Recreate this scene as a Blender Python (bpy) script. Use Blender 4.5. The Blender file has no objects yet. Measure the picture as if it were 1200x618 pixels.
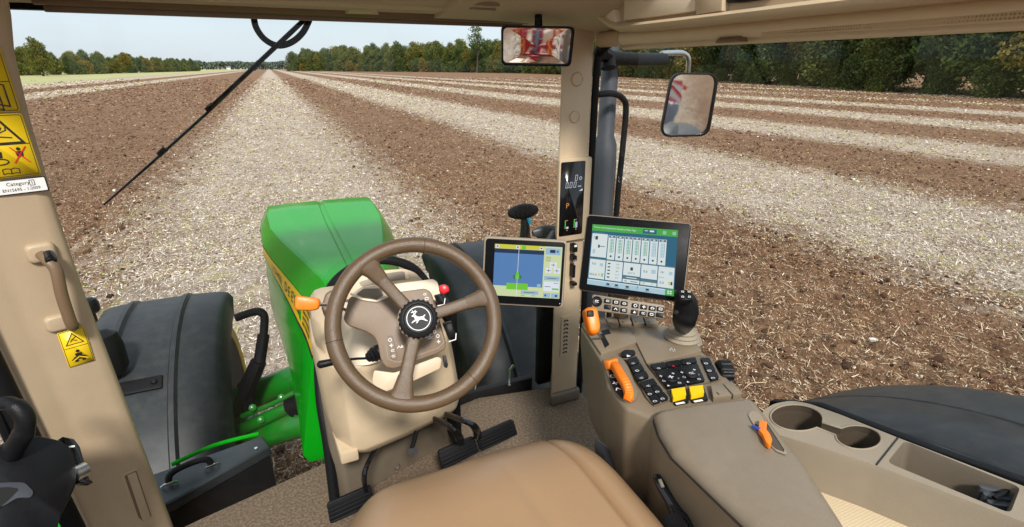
import bpy, bmesh, math, random
import numpy as np
from mathutils import Vector, Matrix, noise
from mathutils.geometry import tessellate_polygon
R = math.radians
random.seed(7); rng = np.random.default_rng(7)
scene = bpy.context.scene
COL = scene.collection
PX = 600.0                                   # focal length in pixels of a 1200 px wide picture
PITCH = math.atan(229/600); YAW = math.atan(285/642)
SP, CP, SY, CY = math.sin(PITCH), math.cos(PITCH), math.sin(YAW), math.cos(YAW)
EYE = Vector((0, 0, 3.0))

def ray(u, v):
    r = (u-600)/PX; q = (309-v)/PX
    h = CP+q*SP
    return Vector((h*SY+r*CY, h*CY-r*SY, -SP+q*CP))
def Q(u, v, x=None, y=None, z=None, d=None):
    """measured point: where the sight line of a picture point meets a real plane of the cab or field"""
    a = ray(u, v)
    s = x/a.x if x is not None else y/a.y if y is not None else (z-EYE.z)/a.z if z is not None else d
    return EYE+a*s

# ------------------------------------------------------------------ materials
def new_mat(name):
    m = bpy.data.materials.new(name); m.use_nodes = True
    nt = m.node_tree
    return m, nt, nt.nodes['Principled BSDF']
def N(nt, t, **kw):
    n = nt.nodes.new(t)
    for k, v in kw.items(): setattr(n, k, v)
    return n
def mat(name, col, rough=.5, var=.12, nscale=40., bump=0., bscale=300., metal=0., coat=0., spec=.5, dirt=None, dscale=6., damt=.35, emit=None, estr=0., ior=1.5):
    m, nt, b = new_mat(name); b.inputs['IOR'].default_value = ior
    L = nt.links.new
    tc = N(nt, 'ShaderNodeTexCoord')
    n1 = N(nt, 'ShaderNodeTexNoise'); n1.inputs['Scale'].default_value = nscale; n1.inputs['Detail'].default_value = 5
    L(tc.outputs['Object'], n1.inputs['Vector'])
    mx = N(nt, 'ShaderNodeMix', data_type='RGBA')
    mx.inputs['A'].default_value = (*[c*(1-var) for c in col], 1); mx.inputs['B'].default_value = (*[min(1, c*(1+var)) for c in col], 1)
    L(n1.outputs['Fac'], mx.inputs['Factor'])
    out = mx.outputs['Result']
    if dirt:
        n2 = N(nt, 'ShaderNodeTexNoise'); n2.inputs['Scale'].default_value = dscale; n2.inputs['Detail'].default_value = 8; n2.inputs['Roughness'].default_value = .7
        L(tc.outputs['Object'], n2.inputs['Vector'])
        mr = N(nt, 'ShaderNodeMapRange'); mr.inputs['From Min'].default_value = .45; mr.inputs['From Max'].default_value = .8; mr.inputs['To Max'].default_value = damt
        L(n2.outputs['Fac'], mr.inputs['Value'])
        m2 = N(nt, 'ShaderNodeMix', data_type='RGBA'); m2.inputs['B'].default_value = (*dirt, 1)
        L(mr.outputs['Result'], m2.inputs['Factor']); L(out, m2.inputs['A']); out = m2.outputs['Result']
    L(out, b.inputs['Base Color'])
    rr = N(nt, 'ShaderNodeMapRange'); rr.inputs['To Min'].default_value = max(.02, rough-.06); rr.inputs['To Max'].default_value = min(1, rough+.06)
    L(n1.outputs['Fac'], rr.inputs['Value']); L(rr.outputs['Result'], b.inputs['Roughness'])
    b.inputs['Metallic'].default_value = metal; b.inputs['Coat Weight'].default_value = coat; b.inputs['Coat Roughness'].default_value = .06
    b.inputs['Specular IOR Level'].default_value = spec
    if bump:
        n3 = N(nt, 'ShaderNodeTexNoise'); n3.inputs['Scale'].default_value = bscale; n3.inputs['Detail'].default_value = 3
        L(tc.outputs['Object'], n3.inputs['Vector'])
        bp = N(nt, 'ShaderNodeBump'); bp.inputs['Strength'].default_value = bump; bp.inputs['Distance'].default_value = .002
        L(n3.outputs['Fac'], bp.inputs['Height']); L(bp.outputs['Normal'], b.inputs['Normal'])
    if emit:
        b.inputs['Emission Color'].default_value = (*emit, 1); b.inputs['Emission Strength'].default_value = estr
    return m
M = {}
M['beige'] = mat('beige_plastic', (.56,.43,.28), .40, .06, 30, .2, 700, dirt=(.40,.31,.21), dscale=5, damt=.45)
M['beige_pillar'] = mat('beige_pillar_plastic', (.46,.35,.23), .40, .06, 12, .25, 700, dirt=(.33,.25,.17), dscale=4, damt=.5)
M['pale_beige'] = mat('pale_beige_plastic', (.74,.62,.46), .48, .05, 30, .2, 700)
M['pod'] = mat('tan_plastic', (.175,.112,.062), .40, .08, 25, .3, 700)
M['taupe'] = mat('taupe_plastic', (.21,.16,.105), .36, .06, 25, .3, 900, dirt=(.32,.27,.2), damt=.2)
M['taupe_pad'] = mat('taupe_grained_pad', (.215,.168,.117), .36, .08, 60, .35, 420, dirt=(.33,.29,.23), damt=.25)
M['taupe_dark'] = mat('dark_taupe_panel', (.15,.12,.085), .5, .1, 20, .3, 500)
M['cup'] = mat('shaded_brown_plastic', (.075,.055,.036), .5, .1, 20, .3, 500)  # recess shade of the cup holders and lid pocket put into this colour
M['console'] = mat('grey_beige_plastic', (.285,.232,.165), .55, .05, 30, .4, 900)
M['seat'] = mat('tan_leather', (.345,.212,.115), .30, .05, 6, .22, 420)
M['wheel'] = mat('brown_leather', (.108,.066,.034), .34, .12, 60, .5, 500)
M['stitch'] = mat('dark_thread', (.06,.04,.025), .8)
M['black'] = mat('black_plastic', (.008,.008,.009), .34, .3, 60, .3, 800, ior=1.3)
M['bezel'] = mat('matt_black_bezel', (.006,.006,.007), .32, .2, 60, ior=1.14)
M['black_gloss'] = mat('black_gloss', (.008,.008,.009), .14, .3, 30)
M['rubber'] = mat('black_rubber', (.008,.008,.009), .5, .2, 60, .3, 400, ior=1.25)
M['grey_fender'] = mat('dark_grey_fender_plastic', (.024,.027,.030), .44, .12, 18, .3, 250, dirt=(.10,.092,.08), dscale=16, damt=.35, ior=1.35)
M['green'] = mat('green_paint', (.001,.30,.006), .16, .03, 3, coat=.03, ior=1.12)
M['green_dark'] = mat('green_chassis_paint', (.002,.15,.006), .30, .15, 12, coat=.3, dirt=(.1,.08,.05), dscale=9, damt=.5)
M['green_panel'] = mat('green_inset_paint', (.002,.13,.005), .4, .05, 5, spec=.12)
M['yellow'] = mat('yellow_paint', (.80,.50,.008), .35, .06, 20, ior=1.2)
M['yellow_sticker'] = mat('yellow_sticker', (.8,.55,.01), .4, .04, 20)
M['white'] = mat('white_print', (.78,.78,.76), .5, .03, 20)
M['ink'] = mat('black_print', (.012,.011,.01), .5, .1, 20)
M['orange'] = mat('orange_plastic', (.86,.2,.006), .38, .06, 40, .15, 500)
M['orange_rib'] = mat('orange_rubber', (.84,.19,.006), .5, .06, 40)
M['red'] = mat('red_plastic', (.62,.012,.02), .35)
M['metal'] = mat('steel', (.62,.62,.6), .28, .1, 60, metal=1.)
M['chrome'] = mat('bright_steel', (.8,.8,.8), .12, .05, 60, metal=1.)
M['exhaust'] = mat('blue_grey_painted_steel', (.055,.062,.075), .42, .12, 20, dirt=(.12,.115,.105), damt=.4)
M['liner'] = mat('roof_liner_fabric', (.56,.46,.33), .9, .1, 160, .8, 500)
M['carpet'] = mat('brown_carpet', (.115,.078,.048), .95, .6, 230, 1., 300, dirt=(.36,.265,.18), dscale=120, damt=1.)
M['tyre'] = mat('tyre_rubber', (.02,.02,.021), .75, .3, 30, .5, 150, dirt=(.12,.08,.05), dscale=8, damt=.5)
M['mirror'] = mat('mirror_silver', (.93,.94,.94), .02, 0., 1, metal=1.)
M['box'] = mat('black_blue_toolbox', (.02,.025,.03), .42, .2, 25, .3, 400, dirt=(.1,.09,.08), damt=.25)
M['blue_bit'] = mat('blue_plastic', (.05,.09,.4), .4)
M['teal'] = mat('teal_fitting', (.02,.3,.4), .3)
M['imp_red'] = mat('implement_red_paint', (.40,.004,.012), .4, .1, 9)
M['imp_grey'] = mat('implement_grey_paint', (.2,.25,.32), .4, .1, 9)
M['tan_body'] = mat('pale_building_wall', (.6,.58,.55), .8)
M['roof_grey'] = mat('grey_roofing', (.25,.24,.24), .8)

def mesh_fabric():
    m, nt, b = new_mat('perforated_fabric'); L = nt.links.new
    tc = N(nt, 'ShaderNodeTexCoord'); v = N(nt, 'ShaderNodeTexVoronoi'); v.inputs['Scale'].default_value = 190; v.inputs['Randomness'].default_value = .12
    L(tc.outputs['Object'], v.inputs['Vector'])
    cr = N(nt, 'ShaderNodeValToRGB'); cr.color_ramp.elements[0].position = .18; cr.color_ramp.elements[0].color = (.3,.21,.12,1); cr.color_ramp.elements[1].position = .42; cr.color_ramp.elements[1].color = (.6,.48,.31,1)
    L(v.outputs['Distance'], cr.inputs['Fac']); L(cr.outputs['Color'], b.inputs['Base Color'])
    bp = N(nt, 'ShaderNodeBump'); bp.inputs['Strength'].default_value = .5; bp.inputs['Distance'].default_value = .002
    L(v.outputs['Distance'], bp.inputs['Height']); L(bp.outputs['Normal'], b.inputs['Normal']); b.inputs['Roughness'].default_value = .85
    return m
M['mesh'] = mesh_fabric()

def glass():
    m = bpy.data.materials.new('window_glass'); m.use_nodes = True; nt = m.node_tree; nt.nodes.clear(); L = nt.links.new
    o = N(nt, 'ShaderNodeOutputMaterial'); t = N(nt, 'ShaderNodeBsdfTransparent'); g = N(nt, 'ShaderNodeBsdfGlossy'); mx = N(nt, 'ShaderNodeMixShader')
    t.inputs['Color'].default_value = (.975,.985,.98,1); g.inputs['Roughness'].default_value = .0; g.inputs['Color'].default_value = (.8,.8,.8,1)
    ge = N(nt, 'ShaderNodeNewGeometry'); dt = N(nt, 'ShaderNodeVectorMath', operation='DOT_PRODUCT'); L(ge.outputs['Normal'], dt.inputs[0]); L(ge.outputs['Incoming'], dt.inputs[1])
    ab = N(nt, 'ShaderNodeMath', operation='ABSOLUTE'); L(dt.outputs['Value'], ab.inputs[0])
    om = N(nt, 'ShaderNodeMath', operation='SUBTRACT'); om.inputs[0].default_value = 1; L(ab.outputs[0], om.inputs[1])
    pw = N(nt, 'ShaderNodeMath', operation='POWER'); L(om.outputs[0], pw.inputs[0]); pw.inputs[1].default_value = 5
    ma = N(nt, 'ShaderNodeMath', operation='MULTIPLY_ADD'); L(pw.outputs[0], ma.inputs[0]); ma.inputs[1].default_value = .5; ma.inputs[2].default_value = .02
    L(ma.outputs[0], mx.inputs['Fac']); L(g.outputs[0], mx.inputs[2])
    tc = N(nt, 'ShaderNodeTexCoord'); n1 = N(nt, 'ShaderNodeTexNoise'); n1.inputs['Scale'].default_value = 3.5; n1.inputs['Detail'].default_value = 9; n1.inputs['Roughness'].default_value = .75; n1.inputs['Distortion'].default_value = .8; L(tc.outputs['Object'], n1.inputs['Vector'])
    mr = N(nt, 'ShaderNodeMapRange'); mr.inputs['From Min'].default_value = .42; mr.inputs['From Max'].default_value = .75; mr.inputs['To Min'].default_value = .002; mr.inputs['To Max'].default_value = .014; L(n1.outputs['Fac'], mr.inputs['Value'])
    df = N(nt, 'ShaderNodeBsdfDiffuse'); df.inputs['Color'].default_value = (.5,.47,.42,1); m2 = N(nt, 'ShaderNodeMixShader'); L(mr.outputs['Result'], m2.inputs['Fac']); L(t.outputs[0], m2.inputs[1]); L(df.outputs[0], m2.inputs[2])
    L(m2.outputs[0], mx.inputs[1]); L(mx.outputs[0], o.inputs['Surface'])
    return m
M['glass'] = glass()

SCREEN = {}
def scr(name, col, k=1.):
    """a lit screen colour"""
    if name in SCREEN: return SCREEN[name]
    m, nt, b = new_mat('screen_'+name)
    b.inputs['Base Color'].default_value = (.01,.01,.01,1); b.inputs['Roughness'].default_value = .2; b.inputs['IOR'].default_value = 1.15
    b.inputs['Emission Color'].default_value = (*col, 1); b.inputs['Emission Strength'].default_value = k*SCREEN_K
    SCREEN[name] = m; return m
SCREEN_K = .43

# ------------------------------------------------------------------ mesh tools
class Frame:
    def __init__(s, o, ux, uy):
        s.o = Vector(o); s.x = Vector(ux).normalized(); n = s.x.cross(Vector(uy)).normalized(); s.n = n; s.y = n.cross(s.x).normalized()
    def p(s, x, y, z=0.): return s.o+s.x*x+s.y*y+s.n*z
    def inv(s, P): d = Vector(P)-s.o; return (d.dot(s.x), d.dot(s.y))
    def shift(s, x=0, y=0, z=0):
        f = Frame(s.o, s.x, s.y); f.o = s.p(x, y, z); return f
    def hit(s, u, v, z=0.):
        """where the sight line of a picture point meets this frame's plane (local x, y)"""
        a = ray(u, v); o = s.p(0, 0, z); t = (o-EYE).dot(s.n)/a.dot(s.n)
        return s.inv(EYE+a*t)
def facing(u, v, d, tilt=(0, 0, 0)):
    """frame at depth d that faces the driver, leaned by tilt"""
    o = Q(u, v, d=d); n = (EYE-o).normalized()
    n = (n+Vector(tilt)).normalized()
    ux = Vector((0, 0, 1)).cross(n); return Frame(o, ux, n.cross(ux))

_txt = {}
def text_geo(s, bold=False):
    if s in _txt: return _txt[s]
    c = bpy.data.curves.new('lettering', 'FONT'); c.body = s; c.size = 1; c.resolution_u = 2; c.align_x = 'CENTER'; c.align_y = 'CENTER'
    o = bpy.data.objects.new('lettering', c); COL.objects.link(o)
    dg = bpy.context.evaluated_depsgraph_get(); me = bpy.data.meshes.new_from_object(o.evaluated_get(dg))
    r = ([tuple(v.co) for v in me.vertices], [tuple(p.vertices) for p in me.polygons])
    bpy.data.objects.remove(o); bpy.data.curves.remove(c); bpy.data.meshes.remove(me)
    _txt[s] = r; return r

def rr(x0, y0, x1, y1, r, n=4):
    P = []
    for cx, cy, a in ((x1-r, y1-r, 0), (x0+r, y1-r, 90), (x0+r, y0+r, 180), (x1-r, y0+r, 270)):
        for i in range(n+1):
            t = R(a+90*i/n); P.append((cx+r*math.cos(t), cy+r*math.sin(t)))
    return P
def circ(x, y, rx, ry=None, n=24): return [(x+rx*math.cos(2*math.pi*i/n), y+(ry or rx)*math.sin(2*math.pi*i/n)) for i in range(n)]
def round_poly(P, r, n=3):
    """2-D polygon with rounded corners"""
    out = []; k = len(P)
    for i in range(k):
        p0, p1, p2 = Vector(P[i-1]).to_2d(), Vector(P[i]).to_2d(), Vector(P[(i+1) % k]).to_2d()
        a = (p0-p1); b = (p2-p1); rad = min(r, a.length*.45, b.length*.45)
        A = p1+a.normalized()*rad; B = p1+b.normalized()*rad
        for j in range(n+1):
            t = j/n; out.append(tuple(A*(1-t)**2+p1*2*t*(1-t)+B*t*t))
    return out
def smooth_path(P, n=6, closed=False):
    """Catmull-Rom through the points"""
    P = [Vector(p) for p in P]; k = len(P); out = []
    for i in range(k if closed else k-1):
        p0 = P[(i-1) % k] if closed or i > 0 else P[0]; p1 = P[i]; p2 = P[(i+1) % k]; p3 = P[(i+2) % k] if closed or i+2 < k else P[-1]
        for j in range(n):
            t = j/n; out.append(.5*((2*p1)+(-p0+p2)*t+(2*p0-5*p1+4*p2-p3)*t*t+(-p0+3*p1-3*p2+p3)*t**3))
    if not closed: out.append(P[-1])
    return out

class MB:
    def __init__(s): s.v = []; s.f = []; s.m = []; s.mi = 0; s.sharp_layer = []
    def add(s, vs, fs):
        b = len(s.v); s.v += [tuple(v) for v in vs]
        for f in fs: s.f.append(tuple(b+i for i in f)); s.m.append(s.mi)
    def box(s, x0, x1, y0, y1, z0, z1):
        s.add([(x, y, z) for z in (z0, z1) for x, y in ((x0,y0),(x1,y0),(x1,y1),(x0,y1))], [(3,2,1,0),(4,5,6,7),(0,1,5,4),(1,2,6,5),(2,3,7,6),(3,0,4,7)])
    def loft(s, rings, caps=True, closed=True):
        k = len(rings[0]); V = [p for r in rings for p in r]; F = []
        for i in range(len(rings)-1):
            for j in range(k if closed else k-1):
                a = i*k+j; b = i*k+(j+1) % k; F.append((a, b, b+k, a+k))
        if caps: F.append(tuple(range(k-1, -1, -1))); F.append(tuple((len(rings)-1)*k+j for j in range(k)))
        s.add(V, F)
    def prism(s, pts, vec):
        pts = [Vector(p) for p in pts]; vec = Vector(vec); s.loft([pts, [p+vec for p in pts]])
    def fprism(s, F, P, z0, z1, scale=1.):
        c = (sum(p[0] for p in P)/len(P), sum(p[1] for p in P)/len(P))
        s.loft([[F.p(x, y, z0) for x, y in P], [F.p(c[0]+(x-c[0])*scale, c[1]+(y-c[1])*scale, z1) for x, y in P]])
    def dome(s, F, P, z0, z1, soft=.25):
        """prism with a softly rounded top edge"""
        c = (sum(p[0] for p in P)/len(P), sum(p[1] for p in P)/len(P))
        h = z1-z0; rings = []
        for k, zz in ((1, 0), (1, .55), (1-soft*.25, .85), (1-soft*.7, .97), (1-soft, 1.)):
            rings.append([F.p(c[0]+(x-c[0])*k, c[1]+(y-c[1])*k, z0+h*zz) for x, y in P])
        s.loft(rings)
    def tube(s, pts, r, n=12, closed=False, flat=1., up=None):
        P = [Vector(p) for p in pts]; k = len(P); rings = []
        rs = r if isinstance(r, (list, tuple)) else [r]*k
        t0 = (P[1]-P[0]).normalized(); ref = Vector(up) if up else (Vector((0,0,1)) if abs(t0.z) < .9 else Vector((1,0,0)))
        a = (ref-t0*ref.dot(t0)).normalized()
        for i in range(k):
            if closed: t = (P[(i+1) % k]-P[i-1]).normalized()
            else: t = (P[min(i+1, k-1)]-P[max(i-1, 0)]).normalized()
            a = (a-t*a.dot(t)).normalized(); b = t.cross(a)
            rings.append([P[i]+a*(rs[i]*flat*math.cos(2*math.pi*j/n))+b*(rs[i]*math.sin(2*math.pi*j/n)) for j in range(n)])
        if closed: rings.append(rings[0]); s.loft(rings, caps=False)
        else: s.loft(rings)
    def lathe(s, F, prof, n=24, a0=0., a1=2*math.pi):
        full = abs(a1-a0-2*math.pi) < 1e-6; k = n if full else n+1
        rings = [[F.p(r*math.cos(a0+(a1-a0)*j/n), r*math.sin(a0+(a1-a0)*j/n), z) for j in range(k)] for r, z in prof]
        s.loft(rings, caps=prof[0][0] > 1e-6 and full, closed=full)
    def sheet(s, F, P, z=0.):
        s.add([F.p(x, y, z) for x, y in P], [tuple(range(len(P)))])
    def rect(s, F, x0, y0, x1, y1, z=0.): s.sheet(F, [(x0,y0),(x1,y0),(x1,y1),(x0,y1)], z)
    def line(s, F, P, w, z=0., closed=False):
        P = [Vector(p).to_2d() for p in P]; k = len(P)
        for i in range(k if closed else k-1):
            a, b = P[i], P[(i+1) % k]; d = (b-a)
            if d.length < 1e-9: continue
            d.normalize(); nn = Vector((-d.y, d.x))*w/2; e = d*w*.3
            s.sheet(F, [a-e-nn, b+e-nn, b+e+nn, a-e+nn], z)
    def text(s, F, t, x, y, size, z=0., sx=1.):
        vs, fs = text_geo(t); s.add([F.p(x+a*size*sx, y+b*size, z) for a, b, c in vs], fs)
    def plate(s, loops, z_of=None):
        """flat face with holes; loops are lists of 3-D points"""
        L = [[Vector(p) for p in l] for l in loops]; T = tessellate_polygon(L); s.add([p for l in L for p in l], [tuple(t) for t in T])
    def build(s, name, mats, parent=None, bevel=0., seg=2, ang=38, sub=0, merge=True, flip=True):
        bm = bmesh.new(); vs = [bm.verts.new(v) for v in s.v]
        for f, mi in zip(s.f, s.m):
            try:
                ff = bm.faces.new([vs[i] for i in f]); ff.material_index = mi
            except ValueError: pass
        if merge: bmesh.ops.remove_doubles(bm, verts=bm.verts, dist=1e-5)
        if flip: bmesh.ops.recalc_face_normals(bm, faces=bm.faces)
        if bevel:
            es = [e for e in bm.edges if len(e.link_faces) == 2 and e.calc_face_angle(0) > R(28)]
            bmesh.ops.bevel(bm, geom=es, offset=bevel, segments=seg, profile=.5, affect='EDGES', clamp_overlap=True)
        for f in bm.faces: f.smooth = True
        for e in bm.edges:
            if len(e.link_faces) != 2 or e.calc_face_angle(0) > R(ang): e.smooth = False
        me = bpy.data.meshes.new(name); bm.to_mesh(me); bm.free()
        for m in (mats if isinstance(mats, (list, tuple)) else [mats]): me.materials.append(M[m] if isinstance(m, str) else m)
        o = bpy.data.objects.new(name, me); COL.objects.link(o)
        if parent is not None:
            o.parent = parent
            o.matrix_parent_inverse = parent_inverse(parent)
        if sub:
            md = o.modifiers.new('subdivision', 'SUBSURF'); md.levels = sub; md.render_levels = sub
        return o
def parent_inverse(p):
    """world matrix of a parent from its own location chain (parents are never rotated)"""
    loc = Vector((0,0,0)); q = p
    while q is not None:
        loc += q.location
        if q.parent is not None: loc += q.matrix_parent_inverse.translation
        q = q.parent
    return Matrix.Translation(-loc)
def tag(o, label, cat, group=None):
    o['label'] = label; o['category'] = cat
    if group: o['group'] = group
    return o
def thing(name, label, cat, loc=(0,0,0), group=None):
    o = bpy.data.objects.new(name, None); COL.objects.link(o); o.location = loc; o.empty_display_size = .1
    return tag(o, label, cat, group)
def pz(mb, pix, z, h, rnd=0.):
    """raised piece on a level surface: outline measured at height z, standing h tall"""
    P = [Q(u, v, z=z) for u, v in pix]
    if rnd: P = [Vector((x, y, z)) for x, y in round_poly([(p.x, p.y) for p in P], rnd)]
    mb.prism(P, (0, 0, h)); return P
# ================================================================== the field
def vnoise(x, y, seed):
    """smooth value noise, vectorised"""
    xi = np.floor(x).astype(np.int64); yi = np.floor(y).astype(np.int64); fx = x-xi; fy = y-yi
    def h(a, b):
        n = (a*374761393+b*668265263+seed*974711) & 0x7fffffff
        n = ((n ^ (n >> 13))*1274126177) & 0x7fffffff
        return ((n ^ (n >> 16)) & 0xffff)/65535.
    fx = fx*fx*(3-2*fx); fy = fy*fy*(3-2*fy)
    return (h(xi, yi)*(1-fx)+h(xi+1, yi)*fx)*(1-fy)+(h(xi, yi+1)*(1-fx)+h(xi+1, yi+1)*fx)*fy
# pale strips of stubble (centre line x, half width)
STRIPS = [(-.1, 2.85), (11.9, 3.1), (24.4, 2.6), (36.2, 2.5), (47.5, 2.4), (59, 2.4), (71, 2.4), (83, 2.3), (-25.4, 2.7), (-39, 5.0), (-56, 2.5)]
def paleness(x, y=None):
    r = np.zeros_like(x)
    for c, w in STRIPS: r = np.maximum(r, np.clip((w+1.0-np.abs(x-c))/2.0, 0, 1))
    if y is not None: r = r*(1-np.clip((4.6-y)/.8, 0, 1)*np.clip((1.25-np.abs(x-.1))/.4, 0, 1))   # bare soil beneath the tractor, its dark tone partly painted shade
    return r
def height(x, y):
    fade = np.clip(1.3-np.hypot(x-3, y-3)/26, 0, 1)
    pale = paleness(x)
    big = vnoise(x*1.4, y*1.1, 1)-.5; mid = vnoise(x*4.3, y*4.3, 2)-.5; sm = vnoise(x*11, y*11, 3)-.5; ti = vnoise(x*23, y*23, 4)-.5
    return fade*((.07*big+.09*mid+.08*sm+.045*ti)*(1-.55*pale))
def axis(lo, hi, step, far_lo, far_hi):
    a = list(np.arange(lo, hi+1e-6, step)); s = step; v = hi
    while v < far_hi: s *= 1.3; v += s; a.append(v)
    s = step; v = lo; b = []
    while v > far_lo: s *= 1.3; v -= s; b.append(v)
    return np.array(b[::-1]+a)
def fast_mesh(name, verts, quads, smooth=True):
    me = bpy.data.meshes.new(name); nv = len(verts); nf = len(quads); k = quads.shape[1]
    me.vertices.add(nv); me.vertices.foreach_set('co', np.ascontiguousarray(verts, dtype=np.float32).ravel())
    me.loops.add(nf*k); me.loops.foreach_set('vertex_index', np.ascontiguousarray(quads, dtype=np.int32).ravel())
    me.polygons.add(nf); me.polygons.foreach_set('loop_start', np.arange(0, nf*k, k, dtype=np.int32)); me.polygons.foreach_set('loop_total', np.full(nf, k, dtype=np.int32))
    me.polygons.foreach_set('use_smooth', np.full(nf, smooth)); me.update(calc_edges=True); me.validate(); return me
ax = axis(-7, 15, .055, -4000, 4000); ay = axis(.5, 16, .055, -600, 6000)
gx, gy = np.meshgrid(ax, ay); gz = height(gx, gy)
gv = np.stack([gx.ravel(), gy.ravel(), gz.ravel()], 1); nx = len(ax); ny = len(ay)
ii = (np.arange(ny-1)[:, None]*nx+np.arange(nx-1)[None, :]).ravel()
gq = np.stack([ii, ii+1, ii+nx+1, ii+nx], 1)

def field_mat():
    m, nt, b = new_mat('striped_field'); L = nt.links.new
    tc = N(nt, 'ShaderNodeTexCoord')
    def noi(sc, det=5, rough=.6, stretch=None, dist=0.):
        n = N(nt, 'ShaderNodeTexNoise'); n.inputs['Scale'].default_value = sc; n.inputs['Detail'].default_value = det; n.inputs['Roughness'].default_value = rough; n.inputs['Distortion'].default_value = dist
        if stretch:
            mp = N(nt, 'ShaderNodeMapping'); mp.inputs['Scale'].default_value = stretch; L(tc.outputs['Object'], mp.inputs['Vector']); L(mp.outputs['Vector'], n.inputs['Vector'])
        else: L(tc.outputs['Object'], n.inputs['Vector'])
        return n.outputs['Fac']
    def math_(op, a, b_=None, clamp=False):
        n = N(nt, 'ShaderNodeMath', operation=op, use_clamp=clamp)
        for i, v in enumerate((a, b_)):
            if v is None: continue
            if isinstance(v, (int, float)): n.inputs[i].default_value = v
            else: L(v, n.inputs[i])
        return n.outputs[0]
    def ramp(fac, els):
        r = N(nt, 'ShaderNodeValToRGB'); e = r.color_ramp.elements
        while len(e) < len(els): e.new(.5)
        for k, (p, c) in enumerate(els): e[k].position = p; e[k].color = (*c, 1) if len(c) == 3 else c
        L(fac, r.inputs['Fac']); return r.outputs['Color']
    def mix(f, a, b_):
        n = N(nt, 'ShaderNodeMix', data_type='RGBA')
        for k, v in (('Factor', f), ('A', a), ('B', b_)):
            if isinstance(v, (int, float)): n.inputs[k].default_value = v
            elif isinstance(v, tuple): n.inputs[k].default_value = (*v, 1)
            else: L(v, n.inputs[k])
        return n.outputs['Result']
    sx = N(nt, 'ShaderNodeSeparateXYZ'); L(tc.outputs['Object'], sx.inputs[0])
    wob = math_('MULTIPLY', math_('SUBTRACT', noi(2.4, 6, .75, (1, .6, 1)), .5), 6)
    wob2 = math_('MULTIPLY', math_('SUBTRACT', noi(.12, 3, .6, (1, .35, 1)), .5), 1.8)
    X = math_('ADD', math_('ADD', sx.outputs['X'], wob), wob2)
    t = math_('DIVIDE', math_('ADD', X, 70), 160., True)            # -70 .. 90 m
    W = lambda x: (x+70)/160
    els = []
    for c, w in sorted(STRIPS): els += [(W(c-w-.7), (0,)*3), (W(c-w+.7), (1,)*3), (W(c+w-.7), (1,)*3), (W(c+w+.7), (0,)*3)]
    els = [(max(0, min(1, p)), c) for p, c in els][:32]
    pale = ramp(t, els[:32])
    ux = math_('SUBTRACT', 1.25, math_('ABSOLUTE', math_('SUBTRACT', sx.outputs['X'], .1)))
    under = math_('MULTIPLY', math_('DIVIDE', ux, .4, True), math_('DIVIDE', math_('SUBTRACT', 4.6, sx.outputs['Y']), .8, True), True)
    pale = math_('MULTIPLY', pale, math_('SUBTRACT', 1, under))  # dark soil replaces stubble under the tractor, partly painting in its shade
    # turned soil: dark hollows, crumbs, streaks along the working direction, pale chopped straw
    A0 = noi(.75, 9, .84, (1, .75, 1)); A = noi(2.6, 6, .8, (1.2, .65, 1)); B = noi(7.5, 6, .78, (1.2, .8, 1)); Cn = noi(24, 4, .72)
    s0 = ramp(A0, [(.41, (0.067,0.027,0.013)), (.48, (0.145,0.065,0.032)), (.53, (0.252,0.129,0.065)), (.60, (0.429,0.256,0.142))])
    s1 = ramp(A, [(.38, (0.045,0.017,0.008)), (.47, (0.135,0.060,0.029)), (.54, (0.258,0.131,0.067)), (.63, (0.461,0.281,0.157))])
    s2 = ramp(B, [(.38, (0.034,0.013,0.005)), (.47, (0.124,0.055,0.025)), (.54, (0.268,0.140,0.072)), (.63, (0.536,0.352,0.202))])
    s3 = ramp(Cn, [(.38, (0.028,0.011,0.005)), (.47, (0.128,0.059,0.028)), (.55, (0.289,0.159,0.080)), (.64, (0.622,0.432,0.257))])
    soil = mix(.30, mix(.40, mix(.45, s0, s1), s2), s3)
    patch = ramp(noi(.3, 6, .75, (1, .3, 1)), [(.40, (0,)*3), (.60, (1,)*3)])
    soil = mix(math_('MULTIPLY', patch, .35), soil, (.26,.162,.092))
    # pale stubble with gaps of soil and green weeds
    t0 = ramp(noi(.85, 9, .84, (1, .75, 1)), [(.41, (0.180,0.114,0.070)), (.48, (0.359,0.266,0.196)), (.53, (0.598,0.486,0.392)), (.60, (0.758,0.659,0.564))])
    t1 = ramp(noi(3.1, 6, .8, (1.2, .65, 1)), [(.38, (0.098,0.055,0.031)), (.47, (0.294,0.208,0.145)), (.53, (0.568,0.458,0.363)), (.62, (0.797,0.706,0.612))])
    t2 = ramp(noi(9, 6, .78), [(.38, (0.066,0.036,0.020)), (.47, (0.270,0.183,0.125)), (.54, (0.579,0.468,0.373)), (.63, (0.847,0.763,0.668))])
    t3 = ramp(noi(27, 4, .72), [(.38, (0.066,0.036,0.020)), (.47, (0.311,0.227,0.160)), (.55, (0.637,0.525,0.430)), (.64, (0.855,0.801,0.716))])
    st = mix(.30, mix(.40, mix(.45, t0, t1), t2), t3)
    strawn = Cn
    weed = ramp(noi(2.2, 9, .8, (1, .6, 1)), [(.52, (0,)*3), (.60, (1,)*3)])
    weedb = ramp(noi(.35, 3, .6, (1.6, .35, 1)), [(.42, (.2,)*3), (.60, (1,)*3)])
    st = mix(math_('MULTIPLY', math_('MULTIPLY', weed, weedb), .72), st, (.46,.43,.10))
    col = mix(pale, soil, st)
    # grass margin far on the left
    g = ramp(noi(1.2, 6, .7), [(.3, (.33,.34,.12)), (.7, (.52,.49,.26))])
    gm = math_('GREATER_THAN', -44.5, X)
    col = mix(math_('MULTIPLY', gm, .9), col, g)
    L(col, b.inputs['Base Color']); b.inputs['Roughness'].default_value = .9; b.inputs['Specular IOR Level'].default_value = .25
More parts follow.
